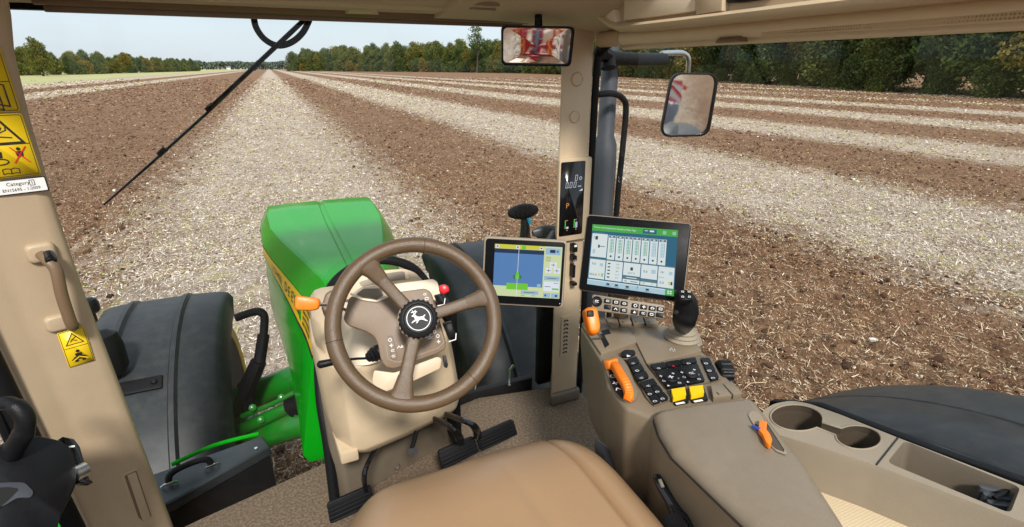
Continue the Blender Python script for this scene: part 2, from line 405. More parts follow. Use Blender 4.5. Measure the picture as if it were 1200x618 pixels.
    bp = N(nt, 'ShaderNodeBump'); bp.inputs['Strength'].default_value = .9; bp.inputs['Distance'].default_value = .05
    L(math_('ADD', noi(12, 8, .8), math_('MULTIPLY', strawn, .6)), bp.inputs['Height']); L(bp.outputs['Normal'], b.inputs['Normal'])
    return m
M['field'] = field_mat()
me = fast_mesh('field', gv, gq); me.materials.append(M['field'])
fo = bpy.data.objects.new('field', me); COL.objects.link(fo); fo['kind'] = 'structure'

def tint_mat(name, els, rough=.8, obj_random=0., trans=0., els2=None):
    m, nt, b = new_mat(name); L = nt.links.new
    a = N(nt, 'ShaderNodeAttribute', attribute_name='tint'); r = N(nt, 'ShaderNodeValToRGB'); e = r.color_ramp.elements
    while len(e) < len(els): e.new(.5)
    for k, (p, c) in enumerate(els): e[k].position = p; e[k].color = (*c, 1)
    L(a.outputs['Fac'], r.inputs['Fac']); out = r.outputs['Color']
    if els2:
        oi = N(nt, 'ShaderNodeObjectInfo'); r2 = N(nt, 'ShaderNodeValToRGB'); e2 = r2.color_ramp.elements
        while len(e2) < len(els2): e2.new(.5)
        for k, (p, c) in enumerate(els2): e2[k].position = p; e2[k].color = (*c, 1)
        L(oi.outputs['Random'], r2.inputs['Fac'])
        mx = N(nt, 'ShaderNodeMix', data_type='RGBA', blend_type='MULTIPLY'); mx.inputs['Factor'].default_value = 1
        L(out, mx.inputs['A']); L(r2.outputs['Color'], mx.inputs['B']); out = mx.outputs['Result']
    L(out, b.inputs['Base Color']); b.inputs['Roughness'].default_value = rough; b.inputs['Specular IOR Level'].default_value = .3
    return m
def translucent(m, k):
    nt = m.node_tree; L = nt.links.new; b = nt.nodes['Principled BSDF']; o = nt.nodes['Material Output']; t = N(nt, 'ShaderNodeBsdfTranslucent'); mx = N(nt, 'ShaderNodeMixShader'); mx.inputs['Fac'].default_value = k
    src = b.inputs['Base Color'].links[0].from_socket; L(src, t.inputs['Color']); L(b.outputs[0], mx.inputs[1]); L(t.outputs[0], mx.inputs[2]); L(mx.outputs[0], o.inputs['Surface'])
def set_tint(me, vals):
    at = me.attributes.new('tint', 'FLOAT', 'POINT'); at.data.foreach_set('value', np.ascontiguousarray(vals, dtype=np.float32))
# loose straw lying on the soil: bent blades, thinning out away from the tractor
def straw(n, sel, name, els, lmin, lmax, wmin, wmax, lift=.02, pitch=.35):
    ang = rng.uniform(-.95, 2.1, n*3); rad = rng.uniform(0, 1, n*3)**1.15*30+1.2; far_fade = np.clip((31-rad)/16, 0, 1)
    x = .3+np.sin(ang)*rad; y = .3+np.cos(ang)*rad
    keep = sel(x, y)*far_fade > rng.uniform(0, 1, len(x)); x = x[keep][:n]; y = y[keep][:n]; n = len(x)
    L = rng.uniform(lmin, lmax, n)*(.45+.55*rng.random(n)**2); w = rng.uniform(wmin, wmax, n); th = rng.normal(1.2, 1.0, n); ph = rng.normal(0, pitch, n)
    d = np.stack([np.cos(th)*np.cos(ph), np.sin(th)*np.cos(ph), np.sin(ph)], 1)
    roll = rng.normal(0, .6, n); s0 = np.stack([-np.sin(th), np.cos(th), np.zeros(n)], 1); upv = np.cross(d, s0)
    s = s0*np.cos(roll)[:, None]+upv*np.sin(roll)[:, None]
    c = np.stack([x, y, height(x, y)+lift*rng.random(n)+.004+np.abs(np.sin(ph))*L*.35], 1)
    bend = upv*(rng.normal(0, .05, n)*L)[:, None]+s0*(rng.normal(0, .035, n)*L)[:, None]
    hl = (d*(L/2)[:, None]); hw = s*(w/2)[:, None]
    V = np.stack([c-hl-hw, c-hl+hw, c+bend-hw, c+bend+hw, c+hl-hw*.7, c+hl+hw*.7], 1).reshape(-1, 3)
    b = np.arange(n)*6; F = np.concatenate([np.stack([b, b+1, b+3, b+2], 1), np.stack([b+2, b+3, b+5, b+4], 1)])
    me = fast_mesh(name, V, F, False); set_tint(me, np.repeat(rng.random(n), 6))
    me.materials.append(tint_mat(name+'_material', els)); o = bpy.data.objects.new(name, me); COL.objects.link(o); o['kind'] = 'stuff'; return o
STRAW_ELS = [(0, (.085,.040,.018)), (.35, (.24,.135,.070)), (.65, (.46,.31,.18)), (1, (.78,.64,.46))]
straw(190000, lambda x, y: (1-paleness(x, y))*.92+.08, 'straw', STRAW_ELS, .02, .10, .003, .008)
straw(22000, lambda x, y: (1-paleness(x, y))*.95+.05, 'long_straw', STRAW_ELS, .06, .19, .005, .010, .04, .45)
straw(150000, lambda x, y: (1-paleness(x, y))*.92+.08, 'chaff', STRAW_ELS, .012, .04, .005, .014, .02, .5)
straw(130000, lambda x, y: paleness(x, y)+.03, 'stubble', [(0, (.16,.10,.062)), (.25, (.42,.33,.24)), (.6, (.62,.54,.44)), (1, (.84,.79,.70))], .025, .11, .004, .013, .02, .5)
straw(9000, lambda x, y: paleness(x, y)*np.clip((vnoise(x*.9, y*.6, 9)-.45)*4, 0, 1), 'weeds', [(0, (.22,.27,.03)), (1, (.55,.55,.12))], .04, .13, .006, .014, .03, .8)
# clods and pale stones
def lumps(n, name, els, rmin, rmax, sel, z=.3):
    bmx = bmesh.new(); bmesh.ops.create_icosphere(bmx, subdivisions=1, radius=1); bv = np.array([v.co[:] for v in bmx.verts]); bf = np.array([[v.index for v in f.verts] for f in bmx.faces]); bmx.free()
    ang = rng.uniform(-.95, 2.1, n*3); rad = rng.uniform(0, 1, n*3)**.8*30+1.5
    x = .3+np.sin(ang)*rad; y = .3+np.cos(ang)*rad; keep = sel(x, y) > rng.uniform(0, 1, len(x)); x = x[keep][:n]; y = y[keep][:n]; n = len(x)
    r = rmin+(rmax-rmin)*rng.random(n)**3
    sc = rng.uniform(.6, 1.4, (n, 1, 3))*np.array([1, 1, .7]); jit = rng.uniform(.68, 1.2, (n, len(bv), 1)); a = rng.uniform(0, 6.28, n)
    V = bv[None]*jit*sc*r[:, None, None]; X = V[..., 0]*np.cos(a)[:, None]-V[..., 1]*np.sin(a)[:, None]; Y = V[..., 0]*np.sin(a)[:, None]+V[..., 1]*np.cos(a)[:, None]
    V = np.stack([X+x[:, None], Y+y[:, None], V[..., 2]+(height(x, y)+r*z)[:, None]], 2).reshape(-1, 3)
    F = (bf[None]+(np.arange(n)*len(bv))[:, None, None]).reshape(-1, 3)
    me = fast_mesh(name, V, F, False); set_tint(me, np.repeat(rng.random(n), len(bv))); me.materials.append(tint_mat(name+'_material', els, .95))
    o = bpy.data.objects.new(name, me); COL.objects.link(o); o['kind'] = 'stuff'
lumps(12000, 'soil_clods', [(0, (.04,.018,.009)), (.6, (.11,.055,.03)), (1, (.19,.105,.06))], .012, .06, lambda x, y: 1-paleness(x, y))
lumps(1500, 'pale_stones', [(0, (.42,.36,.28)), (1, (.78,.73,.65))], .01, .05, lambda x, y: .35+.65*paleness(x), .35)

# coarser crumbs and straw tufts that carry the texture out to the middle distance
def crumbs(n, name, els, sel, r0=9, r1=190, a0=-.95, a1=2.0):
    bv = np.array([(1,0,0),(-1,0,0),(0,1,0),(0,-1,0),(0,0,1),(0,0,-.6)], float); bf = np.array([(0,2,4),(2,1,4),(1,3,4),(3,0,4),(2,0,5),(1,2,5),(3,1,5),(0,3,5)])
    ang = rng.uniform(a0, a1, n*3); rad = r0+(r1-r0)*rng.random(n*3)**2.1; x = np.sin(ang)*rad; y = np.cos(ang)*rad
    keep = sel(x, y)*np.clip((195-rad)/110, 0, 1) > rng.uniform(0, 1, len(x)); x = x[keep][:n]; y = y[keep][:n]; rad = rad[keep][:n]; n = len(x)
    r = (.010+.0012*rad)*rng.uniform(.35, 1.25, n); sc = rng.uniform(.6, 1.5, (n, 1, 3))*np.array([1, 1, .55]); jit = rng.uniform(.7, 1.25, (n, 6, 1)); a = rng.uniform(0, 6.28, n)
    V = bv[None]*jit*sc*r[:, None, None]; X = V[..., 0]*np.cos(a)[:, None]-V[..., 1]*np.sin(a)[:, None]; Y = V[..., 0]*np.sin(a)[:, None]+V[..., 1]*np.cos(a)[:, None]
    V = np.stack([X+x[:, None], Y+y[:, None], V[..., 2]+(height(x, y)+r*.15)[:, None]], 2).reshape(-1, 3); F = (bf[None]+(np.arange(n)*6)[:, None, None]).reshape(-1, 3)
    me = fast_mesh(name, V, F, False); set_tint(me, np.repeat(rng.random(n), 6)); me.materials.append(tint_mat(name+'_material', els, .95))
    o = bpy.data.objects.new(name, me); COL.objects.link(o); o['kind'] = 'stuff'
crumbs(90000, 'soil_crumbs', [(0, (.035,.015,.007)), (.45, (.11,.053,.028)), (.75, (.26,.145,.08)), (1, (.48,.34,.21))], lambda x, y: (1-paleness(x, y))*(x > -43))
crumbs(26000, 'rear_crumbs', [(0, (.035,.015,.007)), (.45, (.11,.053,.028)), (.75, (.26,.145,.08)), (1, (.5,.38,.25))], lambda x, y: x*0+1, 3, 45, 2.2, 3.5)
crumbs(80000, 'straw_tufts', [(0, (.11,.065,.038)), (.35, (.27,.185,.12)), (.6, (.50,.41,.32)), (.9, (.74,.67,.57)), (.91, (.42,.42,.10)), (1, (.38,.38,.09))], lambda x, y: paleness(x, y))
# ------------------------------------------------------------------ trees
BARK = mat('bark', (.07,.055,.04), .9, .3, 8, .6, 40)
LEAF = tint_mat('leaves', [(0, (.052,.076,.024)), (.4, (.125,.168,.045)), (.75, (.215,.26,.07)), (1, (.31,.34,.11))], .65,
                els2=[(0, (.8,.92,.9)), (.4, (1,1,1)), (.6, (1.25,1.12,.9)), (.8, (1.6,1.2,.8)), (.92, (2.1,1.22,.8)), (1, (1.05,1.2,1.1))])
translucent(LEAF, .5)
def tree_meshes(seed, h, w, nl, leaf, base=.08, airy=0.):
    """tapered trunk with limbs; crown of leaf clumps gathered on limb-end lobes with gaps between"""
    g = np.random.default_rng(seed); mb = MB()
    tr = [Vector((g.normal(0, .012)*h*k, g.normal(0, .012)*h*k, h*.86*k/5)) for k in range(6)]; tr[0] = Vector((0, 0, -.2))
    mb.tube(tr, [h*.021*(1-.16*k) for k in range(6)], 7)
    lobes = []
    for k in range(nl):
        t = base+(1-base)*(k+g.random()*.8)/nl; zz = h*(.06+.88*t)*1.0; a = k*2.4+g.normal(0, .4)
        spread = w*.5*math.sqrt(max(.03, 1-((t-.40)/.605)**2))*g.uniform(.4, 1.)
        c = Vector((math.cos(a)*spread*.75, math.sin(a)*spread*.75, zz)); rad = w*g.uniform(.15, .29)*(1.08-.30*t); c.z += g.normal(0, .035)*h
        lobes.append((c, rad))
        s = tr[min(4, int(t*5))]; mb.tube([s, (s+c)/2+Vector((0, 0, -.03*h)), c], [h*.008, h*.005, h*.002], 5)
    per = int(nl and leaf[1]/nl); C = []; T = []
    for c, rad in lobes:
        d = g.normal(size=(per, 3)); d /= np.linalg.norm(d, axis=1)[:, None]
        rr_ = rad*(.35+.75*g.random(per)**.5); lump = 1+.25*np.sin(d[:, 0]*5+c.x)*np.sin(d[:, 2]*6+c.z)
        P = np.array(c)[None]+d*(rr_*lump)[:, None]*np.array([1, 1, .8]); keep = (P[:, 2] > h*.02) & (g.random(per) > airy*(rr_/rad < .6))
        P = P[keep]; C.append(P); T.append(np.clip(.35+.28*g.normal(size=len(P))+.22*(g.random()-.5), 0, 1))
    C = np.concatenate(C); T = np.concatenate(T); n = len(C); s = leaf[0]*g.uniform(.5, 1.3, n)
    a = g.normal(size=(n, 3)); a /= np.linalg.norm(a, axis=1)[:, None]; b = np.cross(a, g.normal(size=(n, 3))); b /= np.linalg.norm(b, axis=1)[:, None]
    a *= s[:, None]; b *= (s*.6)[:, None]
    V = np.stack([C-a, C-b*g.uniform(.6, 1.2, (n, 1)), C+a*g.uniform(.6, 1.1, (n, 1)), C+b], 1).reshape(-1, 3); F = np.arange(n*4).reshape(-1, 4)
    me = fast_mesh('crown', V, F, False); set_tint(me, np.repeat(T, 4)); me.materials.append(LEAF)
    return mb, me
PROTO = {}
def make_proto(kind, *a, **k):
    mb, me = tree_meshes(*a, **k); root = bpy.data.objects.new(kind, None); COL.objects.link(root)
    t = mb.build('trunk', BARK, root); c = bpy.data.objects.new('crown', me); COL.objects.link(c); c.parent = root
    PROTO.setdefault(kind, []).append([root, False])
for sd in (1, 2, 3): make_proto('broadleaf_tree', sd, 15, 10.5, 36, (.27, 16000), base=.1)
for sd in (4, 5): make_proto('slender_tree', sd, 18, 8, 30, (.27, 13000), base=.22)
make_proto('sparse_tree', 6, 20, 9, 26, (.42, 1500), base=.4, airy=.3)
for sd in (7, 8): make_proto('hedgerow_shrub', sd, 5.5, 6.5, 16, (.24, 4200), base=.02)
def plant(kind, x, y, sc, label, cat, group, sz=None, idx=None):
    pool = PROTO[kind]; e = pool[idx if idx is not None else rng.integers(len(pool))]; root = e[0]
    if e[1]:
        r = root.copy(); COL.objects.link(r)
        for ch in list(root.children):
            c = ch.copy(); COL.objects.link(c); c.parent = r
        root = r
    e[1] = True
    root.location = (x, y, 0); root.rotation_euler = (0, 0, rng.uniform(0, 6.28)); root.scale = (sc, sc, sz or sc); tag(root, label, cat, group)
def along(P, n, off=0., jit=1.5):
    P = [Vector(p) for p in P]; seg = [(b-a).length for a, b in zip(P, P[1:])]; tot = sum(seg); out = []
    for k in range(n):
        d = tot*(k+.5)/n; i = 0
        while i < len(seg)-1 and d > seg[i]: d -= seg[i]; i += 1
        t = (P[i+1]-P[i]).normalized(); nn = Vector((t.y, -t.x)); out.append(P[i]+t*(d+rng.normal(0, jit*.4))+nn*(off+rng.normal(0, jit)))
    return out
# the long wood on the right: its near end fills the side window, its far end closes the windscreen's view
RW = [Vector((60, -14)), Vector((66, 5)), Vector((70, 30)), Vector((84, 62)), Vector((104, 104)), Vector((128, 190)), Vector((146, 300)), Vector((126, 420)), Vector((66, 560)), Vector((19, 640))]
near = RW[:5]; far = RW[4:]
for k, p in enumerate(along(near, 24, 3.0)):
    plant('slender_tree' if k % 3 else 'broadleaf_tree', p.x, p.y, rng.uniform(.85, 1.15), 'dark green tree in the tall wood seen through the right side window', 'tree', 'trees of the near wood beyond the side window')
for k, p in enumerate(along(near, 20, 12)):
    plant('slender_tree' if k % 2 else 'broadleaf_tree', p.x, p.y, rng.uniform(1.0, 1.25), 'dark green tree in the tall wood seen through the right side window', 'tree', 'trees of the near wood beyond the side window')
for k, p in enumerate(along(near, 17, .5, 1.2)):
    plant('hedgerow_shrub', p.x, p.y, rng.uniform(.5, .9), 'low leafy shrub along the foot of the wood beyond the side window', 'shrub', 'shrubs along the edge of the near wood')
for k, p in enumerate(along(far, 68, 4, 2.5)):
    plant('broadleaf_tree', p.x, p.y, rng.uniform(1.05, 1.55), 'green and russet tree in the far wood right of the wiper', 'tree', 'trees of the far wood across the windscreen')
for k, p in enumerate(along(far, 40, 12, 3)):
    plant('broadleaf_tree', p.x, p.y, rng.uniform(1.25, 1.6), 'green and russet tree in the far wood right of the wiper', 'tree', 'trees of the far wood across the windscreen')
for k, p in enumerate(along(far, 66, -2, 1.2)):
    plant('hedgerow_shrub', p.x, p.y, rng.uniform(1.0, 1.9), 'leafy shrub along the foot of the far wood right of the wiper', 'shrub', 'shrubs along the edge of the far wood')
p = Q(566, 86.5, z=0)
p = Vector((130, 352)); plant('sparse_tree', p.x, p.y, 1.5, 'tall sparse tree standing above the wood just left of the interior mirror', 'tree', None)
p = Vector((150, 330)); plant('slender_tree', p.x, p.y, 1.45, 'round topped tree rising above the far wood left of the sparse tree', 'tree', None)
# the wood on the left
LW = [Vector((-112, 268)), Vector((-86, 330)), Vector((-84, 430)), Vector((-76, 560)), Vector((-70, 690))]
for k, p in enumerate(along(LW, 70, -4, 3)):
    plant('broadleaf_tree', p.x, p.y, rng.uniform(.52, .78), 'dark green tree in the wood on the left skyline', 'tree', 'trees of the wood on the left skyline')
for k, p in enumerate(along(LW, 34, 0, 1.5)):
    plant('hedgerow_shrub', p.x, p.y, rng.uniform(.8, 1.25), 'dark shrub along the foot of the wood on the left skyline', 'shrub', 'shrubs along the foot of the left wood')
p = Q(52, 91, d=205); plant('broadleaf_tree', p.x, p.y, .86, 'tall domed tree at the left end of the left wood, beside the cab pillar', 'tree', None, .88)
p = Q(150, 87, d=330); plant('broadleaf_tree', p.x, p.y, .72, 'pale green rounded tree standing out in front of the left wood', 'tree', None, .8)
# far hedge, hills and sheds on the horizon
def far_wood():
    g = np.random.default_rng(33); n = 9000; t = g.random(n); x = -180+520*t; y = 1250+120*np.sin(t*5)+g.normal(0, 14, n)
    top = 11+5*vnoise(t*22, t*0+.5, 5)+4*vnoise(t*60, t*0+.5, 6); z = top*g.random(n)**.7; C = np.stack([x, y, z], 1)
    a = g.normal(size=(n, 3)); a /= np.linalg.norm(a, axis=1)[:, None]; b = np.cross(a, g.normal(size=(n, 3))); b /= np.linalg.norm(b, axis=1)[:, None]
    V = np.stack([C-a*2.4, C-b*1.8, C+a*2.4, C+b*1.8], 1).reshape(-1, 3); me = fast_mesh('distant_wood', V, np.arange(n*4).reshape(-1, 4), False)
    set_tint(me, np.repeat(np.clip(.4+.25*g.normal(size=n), 0, 1), 4)); me.materials.append(tint_mat('distant_leaves', [(0, (.05,.075,.05)), (1, (.14,.17,.11))]))
    o = bpy.data.objects.new('distant_wood', me); COL.objects.link(o); o['kind'] = 'stuff'
far_wood()
for k, (u, w, hh) in enumerate(((257, 13, 4.5), (268, 8, 4))):
    c = Q(u, 81, d=1100); t = thing('farm_building', ['long pale farm shed on the horizon between the two woods', 'small pale farm shed right of the long one on the horizon'][k], 'building', (c.x, c.y, 0))
    mb = MB(); mb.box(c.x-w/2, c.x+w/2, c.y-5, c.y+5, 0, hh); mb.build('wall', 'tan_body', t)
    mb = MB(); mb.prism([(c.x-w/2-.4, c.y-5.6, hh), (c.x-w/2-.4, c.y+5.6, hh), (c.x-w/2-.4, c.y, hh+2.4)], (w+.8, 0, 0)); mb.build('roof', 'roof_grey', t)
# ================================================================== the tractor itself
XC = .19
T = thing('tractor', 'green tractor with yellow side stripe, seen from inside its own beige cab', 'tractor', (XC, 1.0, 0))
# ---- bonnet
HOOD = [(1.70, .10, 2.268), (1.95, .122, 2.248), (2.3, .182, 2.218), (2.75, .260, 2.178), (3.12, .312, 2.146), (3.5, .333, 2.136), (3.74, .334, 2.124), (3.86, .322, 2.08), (3.93, .30, 1.98)]
def hood_sec(Y):
    """half width of the crease, half width of the shoulder, flare of the lower side, height, at station Y"""
    hc = float(np.interp(Y, [h[0] for h in HOOD], [h[1] for h in HOOD])); zt = float(np.interp(Y, [h[0] for h in HOOD], [h[2] for h in HOOD]))
    return hc, hc+.052, float(np.interp(Y, [1.7, 1.98, 2.3, 2.8, 3.4, 3.9], [.13, .11, .068, .028, .012, 0])), zt
def bonnet():
    st = []
    for Y in (1.70, 1.95, 2.3, 2.75, 3.12, 3.5, 3.74, 3.86, 3.93):
        hc, hs, fl, zt = hood_sec(Y)
        half = [(0, zt+.002), (.012, zt+.004), (.02, zt+.013), (hc*.5, zt+.012), (hc-.010, zt+.007), (hc+.002, zt-.001), (hc+.026, zt-.042), (hs, zt-.09), (hs+.004, zt-.098), (hs+fl*.35, zt-.235), (hs+fl*.4, zt-.245), (hs+fl, 1.66), (hs+fl-.02, 1.62)]
        st.append([Vector((XC+x, Y, z)) for x, z in half]+[Vector((XC-x, Y, z)) for x, z in half[:0:-1]])
    mb = MB(); mb.loft(st); return mb
hood = bonnet().build('hood', 'green', T, bevel=.004, seg=2, ang=24)
def stripe():
    mb = MB()
    def at(Y, k, out=.003):
        """point on the stripe: k = 0 upper edge, 1 lower edge"""
        hc, hs, fl, zt = hood_sec(Y); w = .115*min(1, max(.05, (3.62-Y)/1.5))**.8; q = w*k/.137
        return Vector((XC-(hs+.004+(fl*.35-.004)*q)-out, Y, zt-.099-w*k))
    ys = [1.72+(3.6-1.72)*i/20 for i in range(21)]
    mb.loft([[at(y, 0) for y in ys], [at(y, 1) for y in ys]], caps=False, closed=False); mb.mi = 1
    mb.loft([[at(y, 1.0) for y in ys], [at(y, 1.14, .0025) for y in ys]], caps=False, closed=False)
    word = 'JOHN DEERE'; y1, y0 = 2.78, 2.06
    for i, ch in enumerate(word):
        if ch == ' ': continue
        yc = y1+(y0-y1)*(i+.5)/len(word); vs, fs = text_geo(ch); sz = .07
        mb.add([at(yc-a*sz*1.25, .5-b*.66, .0055) for a, b, c in vs], fs)
    for i in range(8):
        for j in range(4):
            y = 2.02-i*.022-j*.006; k = .16+.19*j; mb.add([at(y, k, .0055), at(y-.011, k, .0055), at(y-.013, k+.12, .0055), at(y-.002, k+.12, .0055)], [(0, 1, 2, 3)])
    return mb
stripe().build('hood_stripe', ['yellow', 'ink'], hood, merge=False, flip=False)
# ---- front fenders, wheels
def fender(x0, x1, ridge, lift=0.):
    mb = MB(); rings = []; Yc, Zc, Rf = 3.06, .64+lift, 1.13
    prof = [(0, -.12), (.02, -.036), (.055, -.012), (.10, .004), (.155, .010), (.165, .032), (.185, .032), (.195, .010), (.30, .014), (.405, .012), (.415, .034), (.435, .034), (.445, .010), (.53, .002), (.585, -.014), (.618, -.036), (.64, -.12)]
    w = (x1-x0)/.64
    if ridge < 0: prof = [(.64-a, b) for a, b in prof[::-1]]
    for k in range(30):
        t = R(104-100*k/29)+R(0); t = R(78+78*k/29)
        k2 = min(1, k/2, (29-k)/2)
        rings.append([Vector((x0+a*w, Yc+(Rf+b*(.4+.6*k2))*math.cos(t), Zc+(Rf+b*(.4+.6*k2))*math.sin(t))) for a, b in prof])
    inner = [[p+(Vector((0, Yc, Zc))-Vector((0, p.y, p.z))).normalized()*.012 for p in r] for r in rings]
    mb.loft(rings, caps=False, closed=False); mb.loft(inner, caps=False, closed=False)
    return mb
def strap(x0, x1, tdeg, lift=0.):
    mb = MB(); Yc, Zc, Rf = 3.06, .64+lift, 1.13; rg = []
    for k in range(5):
        t = R(tdeg+1.7*(k-2)/2); rg.append([Vector((x, Yc+(Rf+h)*math.cos(t), Zc+(Rf+h)*math.sin(t))) for x, h in ((x0, .0), (x0, .026), (x1, .026), (x1, .0))])
    mb.loft(rg); mb.lathe(Frame(Vector((x1-.03, Yc+(Rf+.026)*math.cos(R(tdeg)), Zc+(Rf+.026)*math.sin(R(tdeg)))), (1, 0, 0), (0, -.5, .5)), [(.014, -.01), (.014, .006), (.008, .009), (0, .009)], 10)
    return mb
def wheel(x, w, r, name='front_wheel'):
    mb = MB(); F = Frame((x, 3.06, .88), (0, 1, 0), (0, 0, 1)) # axis along +X
    pr = [(.66, -w/2), (r-.10, -w/2-.01), (r-.05, -w/2+.03), (r, -w/2+.08), (r+.005, 0), (r, w/2-.08), (r-.05, w/2-.03), (r-.10, w/2+.01), (.66, w/2)]
    mb.lathe(F, pr, 48)
    for k in range(22):
        for s in (-1, 1):
            a = 2*math.pi*(k+(.5 if s > 0 else 0))/22
            G = Frame(F.p(math.cos(a)*r, math.sin(a)*r, 0), F.n, Vector((0, -math.sin(a), math.cos(a))))
            mb.fprism(G, [(0, -.02), (s*w*.46, .07), (s*w*.46, .12), (0, .03)] if s > 0 else [(0, .03), (s*w*.46, .12), (s*w*.46, .07), (0, -.02)], -.03, .045)
    t = mb.build('front_wheel', 'tyre', T)
    mb = MB(); mb.lathe(F, [(.0, .06), (.2, .06), (.3, -.02), (.50, .06), (.62, w/2+.005), (.68, w/2+.014)], 36); mb.lathe(F, [(.0, -.02), (.2, -.02), (.3, -.06), (.50, -.10), (.62, -w/2-.005), (.68, -w/2-.014)], 36)
    mb.build('rim', 'yellow', t)
wheel(-.74, .52, .79); wheel(1.12, .52, .79)
fl = fender(-1.06, -.40, 1).build('front_fender', 'grey_fender', T, flip=False, ang=50)
strap(-.85, -.66, 119).build('fender_strap', 'rubber', fl, bevel=.003)
fr_ = fender(.775, 1.435, -1, .09).build('front_fender', 'grey_fender', T, flip=False, ang=50)
strap(1.0, 1.2, 112, .09).build('fender_strap', 'rubber', fr_, bevel=.003)
# fender marker lamps
def lamp(u, v, d, r, h):
    mb = MB(); c = Q(u, v, d=d); F = Frame(c, (1, 0, 0), (0, 1, 0)); mb.lathe(F, [(r*.7, -h), (r, -h*.7), (r*1.02, h*.2), (r*.8, h*.8), (r*.3, h), (0, h)], 16); mb.tube([c+Vector((0, 0, -h)), c+Vector((0, .01, -h-.14))], r*.3, 8)
    return mb
lamp(127, 412, 2.3, .062, .11).build('marker_lamp', 'black', T); lamp(106, 358, 3.2, .045, .05).build('marker_lamp', 'black', T)
# ---- front axle, fender support, steering gear
mb = MB()
ax0, ax1 = Q(268, 478, y=2.86), Q(372, 434, y=2.72)
mr_ = lambda p: Vector((2*XC-p.x, p.y, p.z))
mb.tube([ax0+Vector((-.1, .05, -.06)), ax0, ax0.lerp(ax1, .5)+Vector((0, 0, .015)), ax1, Vector((XC, 2.68, ax1.z)), mr_(ax1), mr_(ax0), mr_(ax0)+Vector((.1, .05, -.06))], [.12, .10, .075, .085, .09, .085, .10, .12], 12)
mb.tube([Q(275, 522, y=2.6), Q(310, 512, y=2.45), Q(345, 498, y=2.36), Q(392, 486, y=2.3)], [.05, .06, .07, .08], 12)
mb.box(-.46, -.38, 2.85, 3.15, .68, 1.05); mb.box(.76, .84, 2.85, 3.15, .68, 1.05)
mb.build('front_axle', 'green_dark', T, bevel=.012)
mb = MB(); mb.tube([Q(278, 506, y=2.52), Q(318, 487, y=2.42), Q(350, 472, y=2.36)], .032, 10); mb.tube([Q(284, 488, y=2.5), Q(318, 474, y=2.42), Q(346, 460, y=2.36)], .014, 8)
for (u, v) in ((296, 478), (306, 492), (330, 466), (352, 444)): F = facing(u, v, 2.52); mb.lathe(F, [(.016, -.03), (.018, .010), (.008, .014), (0, .014)], 8)
mb.build('steering_cylinder', 'green_dark', T, ang=50)
mb = MB(); G0, G1 = Q(338, 479, y=2.37), Q(368, 463, y=2.33); dd = (G1-G0).normalized(); F = Frame(G0, Vector((0, 0, 1)).cross(dd), dd.cross(Vector((0, 0, 1)).cross(dd))); prof = []
for k in range(7): prof += [(.034, .024*k), (.052, .024*k+.012)]
mb.lathe(F, [(.02, -.01)]+prof+[(.034, .17)], 16); mb.build('bellows', 'rubber', T, ang=50)
mb = MB()
pth = [Q(276, 373, y=2.72), Q(296, 366, y=2.72), Q(307, 367, y=2.7), Q(310, 378, y=2.68), Q(305, 420, y=2.62), Q(296, 448, y=2.6), Q(292, 480, y=2.6)]
mb.tube(smooth_path(pth, 5), .021, 10)
mb.tube([Q(309, 392, y=2.67), Q(304, 425, y=2.62)], .030, 10); mb.tube([Q(303, 424, y=2.61), Q(291, 452, y=2.6), Q(284, 470, y=2.62)], [.04, .045, .035], 8)
for (u, v) in ((297, 444), (283, 452), (300, 432)): mb.lathe(facing(u, v, 2.78), [(.022, -.02), (.022, .02), (.01, .026), (0, .026)], 8)
mb.build('fender_support', 'rubber', T)
mb = MB(); mb.box(.0, .38, 1.72, 3.4, 1.0, 1.62); mb.box(-.04, .42, 2.4, 3.55, .82, 1.25)
mb.build('engine_frame', 'green_dark', T, bevel=.02)
# ---- right rear fender and its tyre
def rear_fender(x0, x1, name):
    mb = MB(); Yc, Zc, Rf = .2, .755, 1.33; rings = []; w = x1-x0
    prof = [(0, -.10), (.01, -.02), (.05, 0), (.33, .012), (.338, .004), (.346, .012), (.64, .010), (.648, .002), (.656, .010), (.9, -.004), (.97, -.02), (1., -.09)]
    for k in range(40):
        t = R(28+142*k/39); rings.append([Vector((x0+a*w, Yc+(Rf+b)*math.cos(t), Zc+(Rf+b)*math.sin(t))) for a, b in prof])
    mb.loft(rings, caps=False, closed=False)
    mb.loft([[p-Vector((0, p.y-Yc, p.z-Zc)).normalized()*.015 for p in r] for r in rings], caps=False, closed=False)
    return mb.build(name, 'grey_fender', T, flip=False, ang=50)
rear_fender(1.20, 2.12, 'rear_fender'); rear_fender(-1.75, -.9, 'rear_fender')
for x in (1.7, -1.32):
    mb = MB(); F = Frame((x, -.1, 1.02), (0, 1, 0), (0, 0, 1)); mb.lathe(F, [(.5, -.34), (.9, -.35), (1.0, -.3), (1.03, 0), (1.0, .3), (.9, .35), (.5, .34)], 48)
    t = mb.build('rear_wheel', 'tyre', T); mb = MB(); mb.lathe(F, [(0, .12), (.3, .12), (.5, .3), (.53, .345)], 32); mb.lathe(F, [(0, -.12), (.3, -.12), (.5, -.3), (.53, -.345)], 32); mb.build('rim', 'yellow', t)
# ---- exhaust and handrail outside the right pillar
mb = MB(); F = Frame(Vector((1.285, 1.9, 1.5)), (1, 0, 0), (0, 1, 0))
mb.lathe(F, [(.054, 0), (.054, 1.1), (.05, 1.19), (.036, 1.23), (.034, 1.72), (.032, 1.74)], 24)
mb.build('exhaust_stack', 'exhaust', T, ang=30)
mb = MB(); mb.tube(smooth_path([Q(700, 111, y=1.78), Q(718, 110, y=1.8), Q(730, 116, y=1.82), Q(733.5, 130, y=1.83), Q(729, 180, y=1.83), Q(722, 252, y=1.83), Q(710, 420, y=1.83)], 6), .0125, 12); mb.build('handrail', 'rubber', T)
